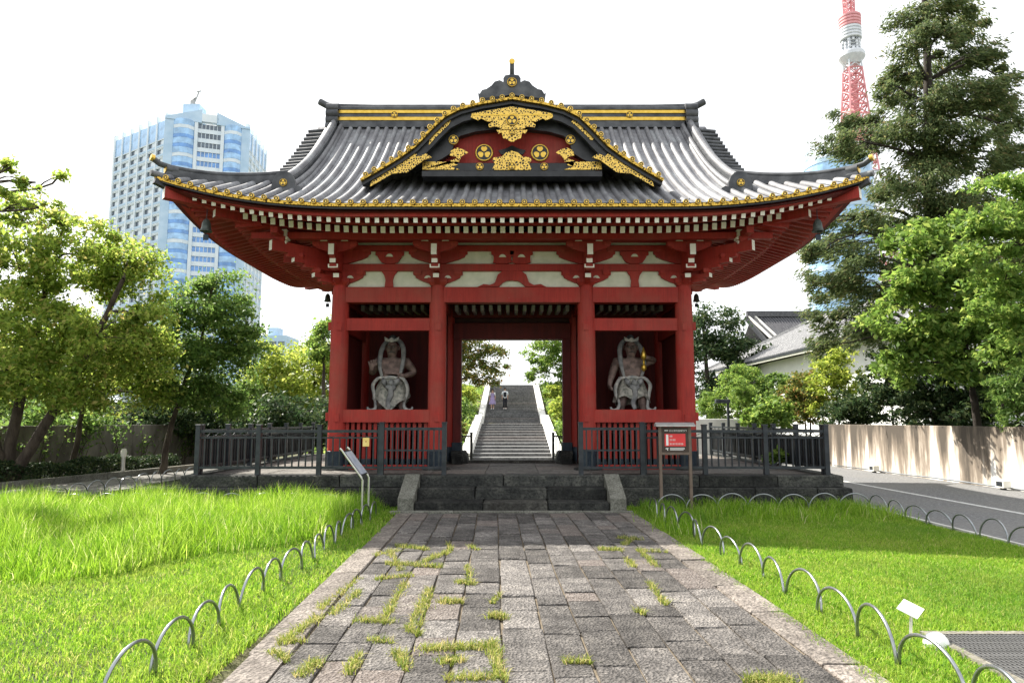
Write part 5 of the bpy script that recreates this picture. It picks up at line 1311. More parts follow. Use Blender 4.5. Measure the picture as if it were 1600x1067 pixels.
# ------------------------------------------------------------------ small roof among the left trees, far office block
sh = thing('garden_shed', 'small shed with ribbed blue grey roof behind the left garden wall', 'shed', (-16.5, 27, 0))
MB().box(-18.4, -15.0, 26, 29, 0, 2.3).build('wall', M['conc'], sh)
m = MB(); m.add([(-18.8, 25.6, 2.25), (-14.6, 25.6, 2.25), (-15.6, 27.5, 3.2), (-17.8, 27.5, 3.2), (-18.8, 29.4, 2.25), (-14.6, 29.4, 2.25)], [(0, 1, 2, 3), (5, 4, 3, 2), (1, 5, 2), (4, 0, 3)]); sr = m.build('roof', simple('ribbed_blue_roof', (.25, .31, .33), (.34, .40, .41), 3, .5, .2), sh)
for k in range(15): MB().bar((-18.7+k*.285, 25.6, 2.28), (-17.75+k*.15, 27.48, 3.22), .05, .04).build('roof_rib', M['hoop'], sr)
fo_ = thing('office_block', 'pale low office block far behind the yellow trees', 'building', (-70, 200, 0))
MB().box(-76, -66, 198, 210, 0, 26).build('wall', M['tpanel'], fo_)
for f in range(4, 7): 
    for k in range(4): MB().box(-75.4+k*2.4, -73.6+k*2.4, 197.9, 198.2, f*3.6+.8, f*3.6+2.6).build('window', M['gdark'], fo_)
MB().box(-72, -69, 200, 204, 26, 28.5).build('roof_house', M['tpanel'], fo_)
# ================================================================== vegetation
def leaf_mesh(name, cen, size, aspect, mat, up=.5, droop=0.0, dirs=None):
    n = len(cen)
    d = rng.normal(size=(n, 3))
    if dirs is not None: d = d*.45+dirs
    d[:, 2] -= droop; d /= np.linalg.norm(d, axis=1)[:, None]+1e-9
    nr = rng.normal(size=(n, 3)); nr[:, 2] += up*3*np.sign(rng.random(n)-.08); s = np.cross(d, nr); s /= np.linalg.norm(s, axis=1)[:, None]+1e-9
    nn = np.cross(s, d); L = size*rng.uniform(.45, 1.45, n)[:, None]; W = L*aspect
    V = np.empty((n, 4, 3)); V[:, 0] = cen-d*L*.5; V[:, 1] = cen+s*W*.5+nn*L*.12; V[:, 2] = cen+d*L*.5-nn*L*.08; V[:, 3] = cen-s*W*.5+nn*L*.12
    return np_mesh(name, V.reshape(-1, 3), np.arange(4*n).reshape(n, 4), mat)
def clump_pts(clumps, n, nsub, spread, flat=.6, fill=.35):
    w = np.array([(c[3]*c[4]*c[5])**.62 for c in clumps]); w /= w.sum(); out = []; subs = []
    for c, k in zip(clumps, np.maximum(20, (w*n)).astype(int)):
        ctr = np.array(c[:3]); rad = np.array(c[3:6]); ns = max(5, int(nsub*(rad.mean()/1.0)**1.3))
        dd = rng.normal(size=(ns, 3)); dd /= np.linalg.norm(dd, axis=1)[:, None]
        rr = rng.uniform(fill, 1.0, ns)**.7; sc = ctr+dd*rad*rr[:, None]; sw = rng.uniform(.4, 1.6, ns); sw /= sw.sum()
        idx = rng.choice(ns, k, p=sw); sp = spread*rad.mean()**.5*rng.uniform(.6, 1.4, ns)[idx]
        g_ = rng.normal(size=(k, 3))*sp[:, None]; g_[:, 2] *= flat; out.append(sc[idx]+g_); subs.append(sc)
    return np.concatenate(out), subs
def limb(m, a, b, r0, r1, bend=.15, n=7, sides=7, sag=0):
    a = np.array(a, float); b = np.array(b, float); L = np.linalg.norm(b-a); o1 = rng.normal(size=3)*bend*L; o2 = rng.normal(size=3)*bend*L*.5
    pts = []
    for t in np.linspace(0, 1, n):
        p = a+(b-a)*t+o1*math.sin(math.pi*t)*.5+o2*math.sin(2*math.pi*t)*.5; p[2] += L*.12*math.sin(math.pi*t)-sag*t*t; pts.append(p)
    m.tube(pts, list(np.linspace(r0, r1, n)), sides, False); return pts
def tree(name, label, base, trunk, clumps, nleaf, lsize, mat, bark='bark', nsub=16, spread=.26, aspect=.55, up=.5, droop=.1, r0=.16, group=None, flat=.6, cat='tree', twigs=5, fill=.35, dirs=False, multi=None):
    base = tuple(float(q) for q in base); t = thing(name, label, cat, base, group); m = MB()
    trunks = multi or [trunk]
    allp = []
    for tr in trunks:
        pts = [np.array(p, float) for p in tr]; P_ = []
        for i in range(len(pts)-1):
            for k in range(4):
                u = k/4; P_.append(pts[i]*(1-u)+pts[i+1]*u+rng.normal(size=3)*.012)
        P_.append(pts[-1]); rr = list(np.linspace(r0, r0*.32, len(P_))); rr[0] *= 1.35
        m.tube(P_, rr, 10, False); allp += list(zip(P_, rr))
    pos, subs = clump_pts(clumps, nleaf, nsub, spread, flat, fill)
    zb = base[2]; tops = max(p[2] for p, _ in allp)
    for c, sc in zip(clumps, subs):
        cc = np.array(c[:3]); best = min(allp, key=lambda pr: np.linalg.norm((pr[0]-cc)*np.array([1, 1, 1.0]))+(2.5 if pr[0][2] > cc[2]+.1 else 0)+(1.5 if pr[0][2] < zb+(tops-zb)*.28 else 0))
        lp = limb(m, best[0], cc, min(best[1]*.75, .03+.05*np.mean(c[3:6])), .018, .12)
        for s in sc[:twigs]: limb(m, lp[rng.integers(3, 7)], s, .017, .005, .12, 5, 5)
    tk = m.build('trunk', M[bark], t, True)
    dd = None
    if dirs:
        ax = np.array([p for p, _ in allp]).mean(0); dd = pos-ax; dd[:, 2] = 0; dd /= np.linalg.norm(dd, axis=1)[:, None]+1e-6
    me = leaf_mesh('crown', pos-np.array(base), lsize, aspect, M[mat], up, droop, dd); link('crown', me, t); return t
def cl(px, v, Y, rx, rv, ry=None):
    p = at(px, v, Y); s = (Y*1.02)/1067; return (p.x, p.y, p.z, rx*s, (ry if ry is not None else rx*s), rv*s)
G0 = lambda x, y: (x, y, terrain(x, y))
# ---- left: three cherry trees behind the hedge
Y = 16.5
tree('cherry_tree', 'leaning twin-trunk cherry tree at the left photo edge behind the hedge', (-12.2, 16.8, 0), None,
     [cl(30, 420, Y, 90, 70), cl(120, 400, Y, 90, 60), cl(60, 500, Y, 100, 70), cl(190, 440, Y+1, 70, 60), cl(160, 520, Y, 90, 60), cl(-40, 480, Y, 90, 100), cl(30, 590, Y-.5, 100, 45), cl(140, 600, Y, 80, 45), cl(-50, 600, Y, 80, 60), cl(15, 330, Y, 40, 40), cl(100, 345, Y, 30, 34), cl(215, 500, Y+1, 55, 45), cl(205, 395, Y+1, 40, 28), cl(-60, 380, Y, 70, 70), cl(240, 560, Y+1, 50, 40)], 56000, .115, 'cherry', nsub=24, spread=.16, r0=.16,
     multi=[[(-12.15, 16.8, -.02), (-11.9, 16.8, .6), (-11.3, 16.7, 1.5), (-10.7, 16.6, 2.4), (-10.0, 16.5, 3.9), (-9.5, 16.4, 5.0)], [(-12.25, 16.9, -.02), (-12.3, 16.9, 1.0), (-12.1, 16.9, 2.3), (-11.8, 16.8, 3.6), (-11.5, 16.7, 5.4)], [(-12.3, 16.8, -.02), (-12.5, 16.7, 1.0), (-13.1, 16.4, 2.4), (-13.6, 16.0, 4.0)]], group='cherry trees along the walkway', fill=.25)
Y = 12.5
tree('cherry_tree', 'thin cherry branch sprays reaching in at the upper left corner', (-13.2, 12.5, 0), [(-13.2, 12.5, -.02), (-13.0, 12.5, 2.0), (-12.2, 12.5, 4.0), (-10.8, 12.5, 5.2)],
     [cl(15, 262, Y, 26, 16), cl(55, 285, Y, 34, 14), cl(95, 272, Y, 26, 10), cl(10, 310, Y, 30, 22), cl(60, 325, Y, 24, 12), cl(-60, 330, Y, 60, 60), cl(-50, 240, Y, 40, 40)], 2000, .10, 'cherry', nsub=9, spread=.10, r0=.10, group='cherry trees along the walkway', twigs=6, fill=.1)
Y = 20.5
tree('cherry_tree', 'slender dark green tree beside the low hedge end', (-10.35, 20.5, 0), [(-10.35, 20.5, -.02), (-10.2, 20.5, 1.2), (-9.9, 20.5, 2.4), (-9.4, 20.5, 4.0), (-9.2, 20.5, 5.2)],
     [cl(330, 450, Y, 40, 30), cl(300, 490, Y, 55, 40), cl(365, 500, Y, 50, 40), cl(270, 545, Y, 50, 40), cl(330, 560, Y, 65, 45), cl(385, 545, Y, 35, 35), cl(300, 610, Y, 60, 35), cl(240, 600, Y, 45, 30), cl(355, 620, Y, 45, 30)], 26000, .12, 'midgreen', nsub=18, spread=.22, r0=.10, group='cherry trees along the walkway', fill=.2)
Y = 19.5
tree('cherry_tree', 'cherry tree with dark upright trunk before the grey panel wall', (-12.4, 19.5, 0), [(-12.4, 19.5, -.02), (-12.3, 19.5, 1.2), (-12.1, 19.5, 2.6), (-11.6, 19.5, 4.0)],
     [cl(150, 590, Y, 60, 30), cl(200, 570, Y, 55, 35), cl(100, 600, Y, 60, 35), cl(220, 530, Y, 45, 35), cl(60, 560, Y, 60, 45), cl(230, 620, Y, 40, 20), cl(130, 540, Y, 60, 40)], 13000, .12, 'cherry', nsub=16, spread=.22, r0=.09, group='cherry trees along the walkway', fill=.2)
for i, (px, v, rx, rv, Y, mt, lab) in enumerate(((430, 590, 55, 60, 28, 'yellow', 'yellow green tree between the slender tree and the gate'), (490, 585, 50, 55, 30, 'yellow', 'yellow green tree touching the left gate column'), (505, 530, 22, 30, 27, 'bright', 'thin bright green treetop just left of the gate column'),
        (400, 640, 60, 40, 27, 'midgreen', 'round mid green tree behind the left side fence'), (470, 655, 70, 35, 25, 'darkleaf', 'dark shrub mass low behind the left side fence'))):
    p = at(px, v, Y); c0 = [cl(px+dx*rx, v+dy*rv, Y+dz, rx*.62, rv*.6) for dx, dy, dz in ((0, 0, 0), (-.5, .2, .5), (.5, .25, -.5), (-.25, -.5, 0), (.3, -.45, .4), (0, .6, 0), (-.7, .65, 0), (.7, .65, .3))]
    tree('garden_tree', lab, (p.x, Y, terrain(p.x, Y)), [(p.x, Y, terrain(p.x, Y)), (p.x+.1, Y, p.z*.5), (p.x, Y, p.z)], c0, 9000 if i != 2 else 2500, .15, mt, r0=.12, nsub=14, spread=.25, group='trees behind the left fence')
for i, (px, v, rx, rv, Y, mt, lab) in enumerate(((40, 600, 90, 60, 26, 'midgreen', 'mid green tree behind the garden wall at the photo edge'), (160, 580, 80, 70, 28, 'darkleaf', 'dark tree behind the garden wall left of the shed'), (265, 640, 60, 55, 25, 'darkleaf', 'dark evergreen shrub behind the slender tree trunk'), (330, 655, 60, 40, 26, 'darkleaf', 'dark evergreen shrub behind the left fence post'), (90, 655, 80, 30, 22, 'midgreen', 'shrubs along the top of the grey garden wall'))):
    p = at(px, v, Y); c0 = [cl(px+dx*rx, v+dy*rv, Y+dz, rx*.6, rv*.6) for dx, dy, dz in ((0, 0, 0), (-.55, .2, .5), (.55, .2, -.5), (-.2, -.5, 0), (.3, -.4, .4), (0, .6, 0), (-.7, .7, 0), (.7, .7, .3))]
    tree('garden_tree', lab, (p.x, Y, 0), [(p.x, Y, 0), (p.x+.1, Y, p.z*.5), (p.x, Y, p.z)], c0, 7000, .15, mt, 'barkdark', r0=.12, nsub=14, spread=.26, group='trees behind the garden wall')
for i, (px, v, rx, rv, Y, lab) in enumerate(((-20, 610, 120, 70, 40, 'large dark tree far behind the garden wall at the photo edge'), (90, 630, 110, 60, 42, 'large dark tree far behind the leaning cherry'), (220, 625, 110, 65, 44, 'large dark tree far behind the shed roof'), (330, 640, 90, 55, 38, 'large dark tree far behind the slender tree'), (440, 640, 90, 60, 44, 'large dark tree far behind the yellow trees'))):
    p = at(px, v, Y); c0 = [cl(px+dx*rx, v+dy*rv, Y+dz, rx*.6, rv*.6) for dx, dy, dz in ((0, 0, 0), (-.55, .2, .5), (.55, .2, -.5), (-.2, -.5, 0), (.3, -.4, .4), (0, .6, 0), (-.7, .7, 0), (.7, .7, .3))]
    tree('background_tree', lab, (p.x, Y, terrain(p.x, Y)), [(p.x, Y, terrain(p.x, Y)), (p.x, Y, p.z*.5), (p.x, Y, p.z)], c0, 6000, .3, 'darkleaf', 'barkdark', r0=.2, nsub=8, spread=.4, group='background trees on the left')
# ---- thin vines trained up the grey panel wall
for i in range(9):
    u = .12+i*.095; bx_, by_ = -15.8+4.2*u+.22, 12+14.5*u-.05
    t = thing('wall_vine', f'{ORD[i]} thin leafy vine from the camera climbing the grey panel wall', 'vine', (bx_, by_, 0), 'vines on the grey panel wall'); m = MB(); P_ = []
    for k in range(6):
        a = np.array([bx_+rng.normal(0, .1), by_+rng.normal(0, .3), 0]); b = a+np.array([rng.normal(.15, .1), rng.normal(.2, .5), rng.uniform(.9, 1.7)]); pts = limb(m, a, b, .012, .004, .12, 7, 5)
        for p in pts[2:]:
            P_ += list(p+rng.normal(size=(9, 3))*.09)
    m.build('stems', M['bark'], t, True); link('foliage', leaf_mesh('foliage', np.array(P_)-np.array([bx_, by_, 0]), .08, .6, M['midgreen'], .3), t)
# ---- low clipped hedge
def hedge(name, label, pts, w, h, n, mat):
    t = thing(name, label, 'hedge', (pts[0][0], pts[0][1], 0)); base = np.array([pts[0][0], pts[0][1], 0])
    P_ = np.array(pts); seg = np.linalg.norm(np.diff(P_, axis=0), axis=1); cum = np.concatenate([[0], np.cumsum(seg)])
    s = rng.uniform(0, cum[-1], n); x = np.interp(s, cum, P_[:, 0]); y = np.interp(s, cum, P_[:, 1])
    a = rng.uniform(0, math.pi, n); r = rng.uniform(.72, 1.04, n)**.6; hh = h*(1+.13*np.sin(s*2.1)+.08*np.sin(s*5.3+1))
    c = np.stack([x+np.cos(a)*w/2*r, y+rng.normal(size=n)*.05, np.clip(np.sin(a)**.6, 0, 1)*hh*r+.02], 1)
    link('foliage', leaf_mesh('foliage', c-base, .075, .6, M[mat], .5, 0), t)
    m = MB(); 
    for sx in np.arange(.2, cum[-1], .55):
        q = (np.interp(sx, cum, P_[:, 0]), np.interp(sx, cum, P_[:, 1])); m.tube([(q[0], q[1], 0), (q[0]+.05, q[1], h*.8)], .015, 5, False)
    tag(m.build('stems', M['barkdark'], t), kind='stuff'); return t
hedge('low_hedge', 'low dark clipped hedge along the left walkway kerb', [(-13.0, 7), (-12.85, 11), (-12.3, 16.2), (-10.95, 22)], .95, .50, 24000, 'hedge')
# ---- big conifer on the right
Y = 22.0
CL = [(1455, 20, 55, 34), (1505, 50, 38, 34), (1420, 70, 40, 30), (1480, 90, 52, 36), (1545, 85, 34, 22), (1398, 118, 38, 26), (1440, 140, 55, 34), (1505, 140, 46, 34), (1570, 120, 24, 16), (1380, 150, 22, 24), (1470, 190, 62, 36), (1540, 180, 44, 28), (1410, 205, 44, 28), (1580, 200, 34, 30), (1500, 240, 66, 34), (1430, 250, 56, 34), (1335, 190, 40, 26), (1310, 232, 38, 20), (1360, 215, 36, 24), (1345, 235, 36, 22), (1560, 255, 48, 34), (1385, 300, 44, 30), (1450, 310, 58, 36), (1530, 310, 50, 36), (1340, 345, 46, 28), (1400, 360, 52, 34), (1300, 385, 42, 32), (1360, 405, 56, 36), (1430, 410, 50, 40), (1290, 435, 34, 34), (1330, 455, 50, 34), (1395, 470, 50, 34), (1300, 500, 36, 34), (1360, 520, 50, 30), (1275, 350, 26, 24), (1285, 540, 20, 24), (1590, 330, 40, 40), (1268, 400, 18, 36), (1480, 360, 60, 36), (1540, 380, 60, 40), (1500, 440, 60, 40), (1590, 400, 40, 40), (1560, 150, 40, 30), (1590, 250, 30, 40), (1420, 30, 30, 24), (1500, 20, 34, 22)]
def dY(i): return [0, 1.2, -1.1, .5, -.6][i % 5]
tree('tall_conifer', 'tall dark conifer with layered drooping branches right of the gate', (14.1, 22, 0), [(14.1, 22, -.02), (13.95, 22, 3), (13.8, 22, 7), (13.9, 22, 10), (14.1, 22, 13), (14.2, 22, 16.2)],
     [cl(a, b, Y+dY(i), c*1.08, d*.80) for i, (a, b, c, d) in enumerate(CL)]+[cl(a, b, Y-1.2, c, d) for a, b, c, d in ((1465, 60, 34, 22), (1460, 160, 40, 24), (1470, 215, 46, 24), (1455, 280, 46, 28), (1470, 340, 46, 30), (1480, 400, 40, 30), (1450, 440, 46, 30))], 130000, .16, 'cypress', 'barkdark', nsub=19, spread=.18, aspect=.28, up=.25, droop=.55, r0=.28, flat=.7, twigs=7, fill=.15, dirs=True)
# ---- bright broadleaf trees over the stained wall
Y = 18
tree('broadleaf_tree', 'bright broadleaf tree with dark trunk leaning over the stained wall', (12.3, 18, 0), [(12.3, 18, -.02), (12.2, 18, 1.6), (12.05, 18, 3.2), (11.9, 18, 5.2)],
     [cl(1430, 380, Y, 46, 36), cl(1480, 370, Y, 46, 36), cl(1410, 450, Y, 46, 36), cl(1470, 440, Y, 60, 46), cl(1400, 510, Y, 46, 36), cl(1450, 530, Y, 60, 40), cl(1530, 420, Y, 50, 50), cl(1500, 500, Y, 60, 46), cl(1420, 570, Y, 50, 30), cl(1540, 520, Y, 54, 44), cl(1480, 570, Y, 56, 34), cl(1560, 470, Y, 50, 46), cl(1590, 560, Y, 50, 40)], 20000, .17, 'bright', 'barkdark', nsub=16, spread=.18, r0=.12, group='trees above the stained wall', fill=.2)
Y = 14.5
tree('broadleaf_tree', 'yellow green tree spreading layered sprays in from the right photo edge', (13.2, 14.5, 0), [(13.2, 14.5, -.02), (13.1, 14.5, 2), (12.6, 14.5, 3.6), (12.2, 14.5, 5.4)],
     [cl(1590, 290, Y, 60, 26), cl(1560, 350, Y, 70, 26), cl(1600, 380, Y, 70, 30), cl(1530, 400, Y, 50, 20), cl(1570, 440, Y, 70, 26), cl(1620, 480, Y, 80, 40), cl(1550, 490, Y, 50, 22), cl(1640, 320, Y, 70, 50), cl(1590, 540, Y, 60, 24)], 15000, .12, 'bright', 'bark', nsub=16, spread=.20, r0=.11, flat=.35, group='trees above the stained wall', fill=.15)
Y = 15.5
def bush(name, label, px, v, rx, rv, Y, mt, n, ls=.11, asp=.55, up=.4, droop=0, spread=.16, group='shrubs above the stained wall', zb=None, dome=False):
    p = at(px, v, Y); zb = terrain(p.x, Y) if zb is None else zb
    c0 = [cl(px+dx*rx, v+dy*rv, Y+dz*rx*Y/1067, rx*.62, rv*.62) for dx, dy, dz in ((0, 0, 0), (-.5, .1, .4), (.5, .1, -.4), (-.25, -.42, 0), (.28, -.4, .3), (0, .5, -.4), (-.55, .55, 0), (.55, .55, .2), (0, -.1, -.6))]
    if dome: return tree(name, label, (p.x, Y, zb), [(p.x, Y, zb), (p.x+.05, Y, (zb+p.z)/2), (p.x, Y, p.z)], [cl(px, v+rv*.3, Y, rx, rv*1.25), cl(px-rx*.1, v+rv*.5, Y-.2, rx*.9, rv*1.1)], n, ls, mt, 'barkdark', r0=.05, nsub=110, spread=.09, aspect=asp, up=up, droop=droop, group=group, cat='shrub', fill=.88, twigs=4)
    return tree(name, label, (p.x, Y, zb), [(p.x, Y, zb), (p.x+.05, Y, (zb+p.z)/2), (p.x, Y, p.z)], c0, n, ls, mt, 'barkdark', r0=.05, nsub=30, spread=spread*.75, aspect=asp, up=up, droop=droop, group=group, cat='shrub', fill=.7, twigs=2)
bush('round_shrub', 'clipped round shrub beside the far white hall wall', 1160, 605, 38, 36, 30, 'bright', 11000, .11, dome=True)
bush('round_shrub', 'small clipped dome shrub before the white hall wall', 1216, 604, 26, 22, 29, 'midgreen', 7000, .10, dome=True)
bush('feathery_shrub', 'feathery bright green shrub in front of the clipped round shrub', 1163, 615, 20, 22, 27, 'bright', 4000, .16, .18, .1, -.8)
bush('feathery_shrub', 'upright feathery green shrubs next to the right gate column', 1110, 635, 24, 22, 30, 'bright', 4500, .20, .15, .1, -1.0)
bush('round_shrub', 'second clipped dome shrub between the dome shrub and the conifer', 1262, 612, 26, 24, 28, 'midgreen', 6000, .10, dome=True)
bush('leafy_shrub', 'bright large-leaved shrub behind the right side fence', 1200, 645, 34, 26, 26, 'bright', 4500, .16)
bush('leafy_shrub', 'brown tinged loose shrub between the dome shrub and stained wall', 1255, 620, 36, 40, 27, 'rust', 5500, .13)
bush('leafy_shrub', 'yellow green shrub with dark twisted trunk before the hall', 1305, 590, 40, 60, 26, 'yellow', 6500, .13)
bush('leafy_shrub', 'dark glossy shrub behind the left end of the stained wall', 1330, 640, 40, 28, 24, 'darkleaf', 5000, .13)
bush('leafy_shrub', 'dark green shrub right of the hall beneath the conifer', 1390, 600, 44, 56, 23, 'darkleaf', 7000, .13)
bush('leafy_shrub', 'dark evergreen shrub below the bright broadleaf tree', 1455, 620, 50, 46, 20, 'darkleaf', 7000, .12)
bush('leafy_shrub', 'dark evergreen shrub near the right end of the stained wall', 1530, 615, 50, 52, 19, 'darkleaf', 7500, .12)
bush('leafy_shrub', 'mid green feathery shrub hanging over the stained wall at the photo edge', 1585, 610, 40, 50, 16, 'midgreen', 6000, .12, .3, .2, .6)
bush('leafy_shrub', 'dark shrub filling the gap above the stained wall at the right edge', 1630, 600, 60, 60, 17, 'darkleaf', 5000, .13)
bush('potted_plant', 'low broad-leaved plant growing on the platform beside the right fence', 1215, 712, 16, 9, 14.6, 'bright', 700, .10, .6, .6, 0, .12, 'weeds on the platform', ZP)
bush('bank_shrub', 'dark shrub bed right of the stair foot', 1330, 560, 40, 40, 34, 'midgreen', 3000, .16, zb=0)
tree('evergreen_tree', 'dark rounded evergreen tree behind the right gate column', (13.2, 46, 0), [(13.2, 46, 0), (13.2, 46, 4), (13.0, 46, 8)],
     [cl(px, v, 46, rx, rv) for px, v, rx, rv in ((1110, 510, 40, 30), (1150, 545, 36, 26), (1100, 560, 40, 34), (1140, 590, 40, 30), (1175, 545, 20, 22), (1090, 610, 34, 24))], 13000, .24, 'darkleaf', 'barkdark', nsub=8, spread=.3, r0=.25)
# ---- trees and banks beside the stairs
tree('stair_tree', 'cherry tree with turning leaves left of the stairs behind the gate', (-4.6, 55, bank(55)), [(-4.6, 55, bank(55)-.1), (-4.5, 55, 3.8), (-4.2, 55, 5.6), (-3.8, 55, 8)],
     [cl(px, v, 55, rx, rv) for px, v, rx, rv in ((735, 545, 34, 22), (765, 555, 26, 22), (720, 580, 30, 22), (755, 590, 24, 16), (700, 540, 30, 30), (780, 575, 14, 16), (735, 510, 40, 30), (690, 600, 30, 20))], 12000, .22, 'rust', nsub=9, spread=.26, r0=.22, group='trees beside the stairs')
tree('stair_tree', 'green tree right of the stairs behind the gate', (4.4, 54, bank(54)), [(4.4, 54, bank(54)-.1), (4.4, 54, 3.8), (4.2, 54, 5.6), (4.0, 54, 8)],
     [cl(px, v, 54, rx, rv) for px, v, rx, rv in ((850, 545, 30, 22), (875, 570, 26, 26), (840, 572, 20, 16), (865, 600, 22, 18), (890, 545, 30, 30), (860, 510, 40, 30), (828, 590, 12, 10), (900, 610, 30, 20))], 12000, .22, 'bright', nsub=9, spread=.26, r0=.22, group='trees beside the stairs')
for px, v, rx, rv, Y, mt, lab in ((716, 640, 18, 22, 46, 'midgreen', 'bank shrubs left of the stairs in the gateway view'), (708, 668, 18, 18, 40, 'rust', 'brownish ground shrubs low on the left stair bank'), (878, 640, 20, 20, 47, 'yellow', 'yellow green shrubs right of the stairs in the gateway view'), (886, 670, 18, 18, 40, 'bright', 'bright low shrubs on the right stair bank'), (728, 615, 18, 12, 50, 'yellow', 'sunlit shrubs under the turning cherry tree'), (866, 612, 14, 10, 52, 'yellow', 'sunlit shrubs under the green stair tree')):
    bush('bank_shrub', lab, px, v, rx, rv, Y, mt, 3000, .16, group='shrubs on the stair banks', zb=bank(Y))
# ground cover on the banks
n = 26000; x = rng.uniform(2.7, 13, n)*np.sign(rng.random(n)-.5); y = rng.uniform(33.5, 66, n)
z = np.array([terrain(a, b) for a, b in zip(x, y)])+rng.uniform(.02, .3, n)
tag(link('ground_cover', leaf_mesh('ground_cover', np.stack([x, y, z], 1), .26, .5, M['bright'], .6)), 'leafy ground cover on the banks beside the stairs', 'ground cover', kind='stuff')
# ================================================================== grass
def blades(name, label, x, y, h, w, mat, lean=.35, z0=.0):
    n = len(x); a = rng.uniform(0, 2*math.pi, n); ln = rng.normal(0, lean, (n, 2)); s = np.stack([np.cos(a), np.sin(a), np.zeros(n)], 1)*(w/2)[:, None]
    b = np.stack([x, y, np.full(n, z0)], 1); m1 = b+np.stack([ln[:, 0]*h*.35, ln[:, 1]*h*.35, h*.55], 1); t = b+np.stack([ln[:, 0]*h*1.0, ln[:, 1]*h*1.0, h*(1-.25*np.abs(ln).sum(1))], 1)
    V = np.empty((n, 5, 3)); V[:, 0] = b-s; V[:, 1] = b+s; V[:, 2] = m1+s*.75; V[:, 3] = m1-s*.75; V[:, 4] = t
    i = np.arange(n)[:, None]*5; F = np.concatenate([np.concatenate([i, i+1, i+2], 1), np.concatenate([i, i+2, i+3], 1), np.concatenate([i+3, i+2, i+4], 1)], 0)
    o = link(name, np_mesh(name, V.reshape(-1, 3), F, M[mat])); return tag(o, label, 'grass', kind='stuff')
def fbm(x, y, s=1.0, seed=0): return (np.sin(x*1.7*s+y*.9*s+seed)+np.sin(x*3.1*s-y*2.3*s+1.3+seed*2)*.6+np.sin(x*6.7*s+y*5.1*s+seed*3)*.35)/1.95
def area(n, x0, x1, y0, y1, near=True):
    x = rng.uniform(x0, x1, n*2); y = rng.uniform(y0, y1, n*2); keep = np.abs(x) < y*.80+1.2; x, y = x[keep], y[keep]
    if near: kp = rng.random(len(x)) < np.clip((6.0/y)**1.1, .35, 1); x, y = x[kp], y[kp]
    return x, y
def tall_edge(x): return np.interp(x, [-9, -6, -4, -3, -2.2], [6.3, 6.6, 7.2, 8.3, 10.2])
lx0 = lambda y: -1.90+(y-4.3)*-.012
x, y = area(130000, -8.8, -1.85, 2.8, 12.6); pe = -1.955+.035+(11.8-y)*.026+fbm(y*2, y, 2)*.06+rng.normal(0, .03, len(y)); k = (x < pe); x, y = x[k], y[k]
h = .055*(1+.5*fbm(x, y, 1.5))*rng.uniform(.5, 1.6, len(x))+.02
blades('grass', 'short sunlit lawn grass left of the path', x, y, h*.9, rng.uniform(.0035, .0075, len(x))*(1+.06*y), 'grass', .5)
x, y = area(46000, -8.7, -2.05, 6.2, 12.6, False); d = y-tall_edge(x)+fbm(x, y, 1.2, 3)*.5; edge = np.clip((-2.12-x)/.5, .15, 1); k = d > 0; x, y, d, edge = x[k], y[k], d[k], edge[k]
h = np.clip(.18+.16*np.clip(d, 0, 1)+.10*fbm(x, y, 1.6, 1), .1, .5)*rng.uniform(.45, 1.45, len(x))*edge
blades('tall_grass', 'tall unmown bright grass before the left platform face', x, y, h, rng.uniform(.006, .013, len(x)), 'tallgrass', .30)
x, y = area(170000, 2.02, 6.34, 2.8, 12.6); pe = 2.05+(11.8-y)*.019+fbm(y*2, y, 2, 5)*.06+rng.normal(0, .03, len(y)); k = (x > pe) & ~((x > 3.03) & (x < 4.45) & (y > 4.14) & (y < 5.26)); x, y = x[k], y[k]
h = .05*(1+.4*fbm(x, y, 1.7, 2))*rng.uniform(.5, 1.5, len(x))+.018
blades('grass', 'short mown lawn grass right of the path', x, y, h*.85, rng.uniform(.0035, .0075, len(x))*(1+.06*y), 'grass', .5)
x, y = area(9000, 2.3, 6.3, 10.6, 12.6, False); k = (rng.random(len(x)) < np.clip((y-10.4)/2, 0, 1)*np.clip(.5+fbm(x, y, 2, 4)*.7, .05, 1)); x, y = x[k], y[k]
x2 = rng.normal(2.45, .16, 900); y2 = rng.uniform(9.6, 12.3, 900); x = np.concatenate([x, x2]); y = np.concatenate([y, y2])
blades('tall_grass', 'tall grass tufts before the right platform face', x, y, rng.uniform(.10, .30, len(x)), rng.uniform(.006, .012, len(x)), 'tallgrass', .32)
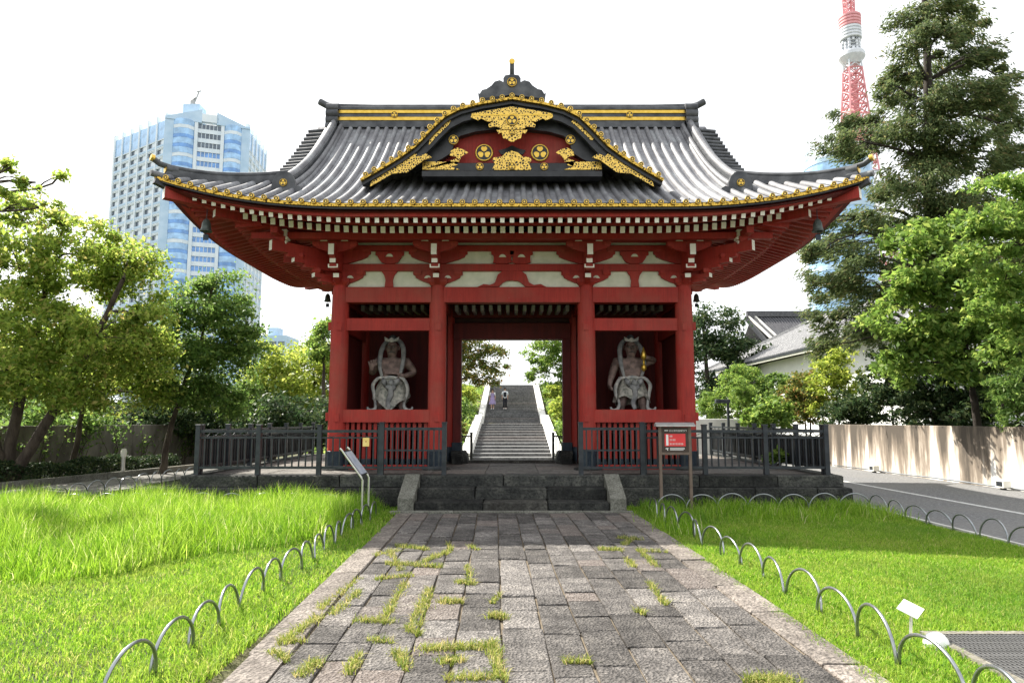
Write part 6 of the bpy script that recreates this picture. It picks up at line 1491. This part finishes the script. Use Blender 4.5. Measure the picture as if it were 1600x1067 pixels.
# grass in the path joints: patches measured along the joints
spots = []
def line(px0, v0, px1, v1, n, s=.03):
    for u in np.linspace(0, 1, n):
        px, v = px0+(px1-px0)*u, v0+(v1-v0)*u; ang = math.atan((v-533.5)/1067)-R(6.5); Yg = 1.56/math.tan(ang); d = Yg*math.cos(R(6.5))-1.56*math.sin(R(6.5)); spots.append(((px-800)*d/1067, Yg, s))
line(445, 1000, 495, 965, 10); line(500, 950, 560, 905, 9); line(522, 957, 560, 925, 8); line(560, 970, 606, 972, 8, .035); line(600, 965, 632, 912, 12); line(640, 980, 668, 925, 10); line(655, 975, 672, 922, 7); line(590, 905, 640, 900, 8)
line(605, 880, 690, 885, 12); line(610, 862, 625, 890, 8); line(660, 878, 700, 862, 9); line(715, 910, 740, 912, 8, .035); line(730, 885, 735, 905, 5); line(690, 940, 720, 940, 6); line(665, 1015, 760, 1010, 16, .04); line(770, 1005, 780, 1060, 12, .035); line(690, 1035, 720, 1032, 6); line(620, 1020, 635, 1045, 8); line(470, 1055, 495, 1035, 6); line(700, 1060, 770, 1060, 8); line(545, 1050, 560, 1025, 5)
line(440, 1005, 470, 1000, 5); line(765, 962, 788, 964, 6, .03); line(770, 940, 780, 930, 3, .02); line(620, 853, 665, 858, 9, .035); line(700, 850, 705, 858, 3); line(735, 853, 745, 858, 3); line(620, 860, 590, 866, 4, .02)
line(940, 858, 968, 860, 8, .035); line(975, 850, 985, 845, 4); line(980, 875, 990, 884, 5); line(1000, 860, 1025, 885, 10, .03); line(970, 840, 1000, 842, 5, .03); line(1015, 912, 1040, 945, 10, .022); line(1000, 860, 1040, 862, 5, .02); line(995, 955, 1005, 958, 3, .02); line(885, 1033, 920, 1034, 5, .015); line(1170, 1064, 1230, 1062, 12, .04); line(1190, 1067, 1240, 1075, 8, .04)
line(430, 1020, 445, 1030, 4, .03); line(580, 1000, 610, 1005, 4, .02); line(640, 985, 655, 990, 4, .02)
X_, Y_, = [], []
for sx, sy, s in spots:
    s = s*rng.uniform(.35, .95); k = int(14+s*1300*rng.uniform(.4, 1.2)); X_ += list(rng.normal(sx, s, k)); Y_ += list(rng.normal(sy, s*1.1, k))
x, y = np.array(X_), np.array(Y_)
blades('joint_grass', 'grass tufts growing in the joints of the stone path', x, y, rng.uniform(.03, .085, len(x)), rng.uniform(.006, .010, len(x)), 'jointgrass', .6, .025)
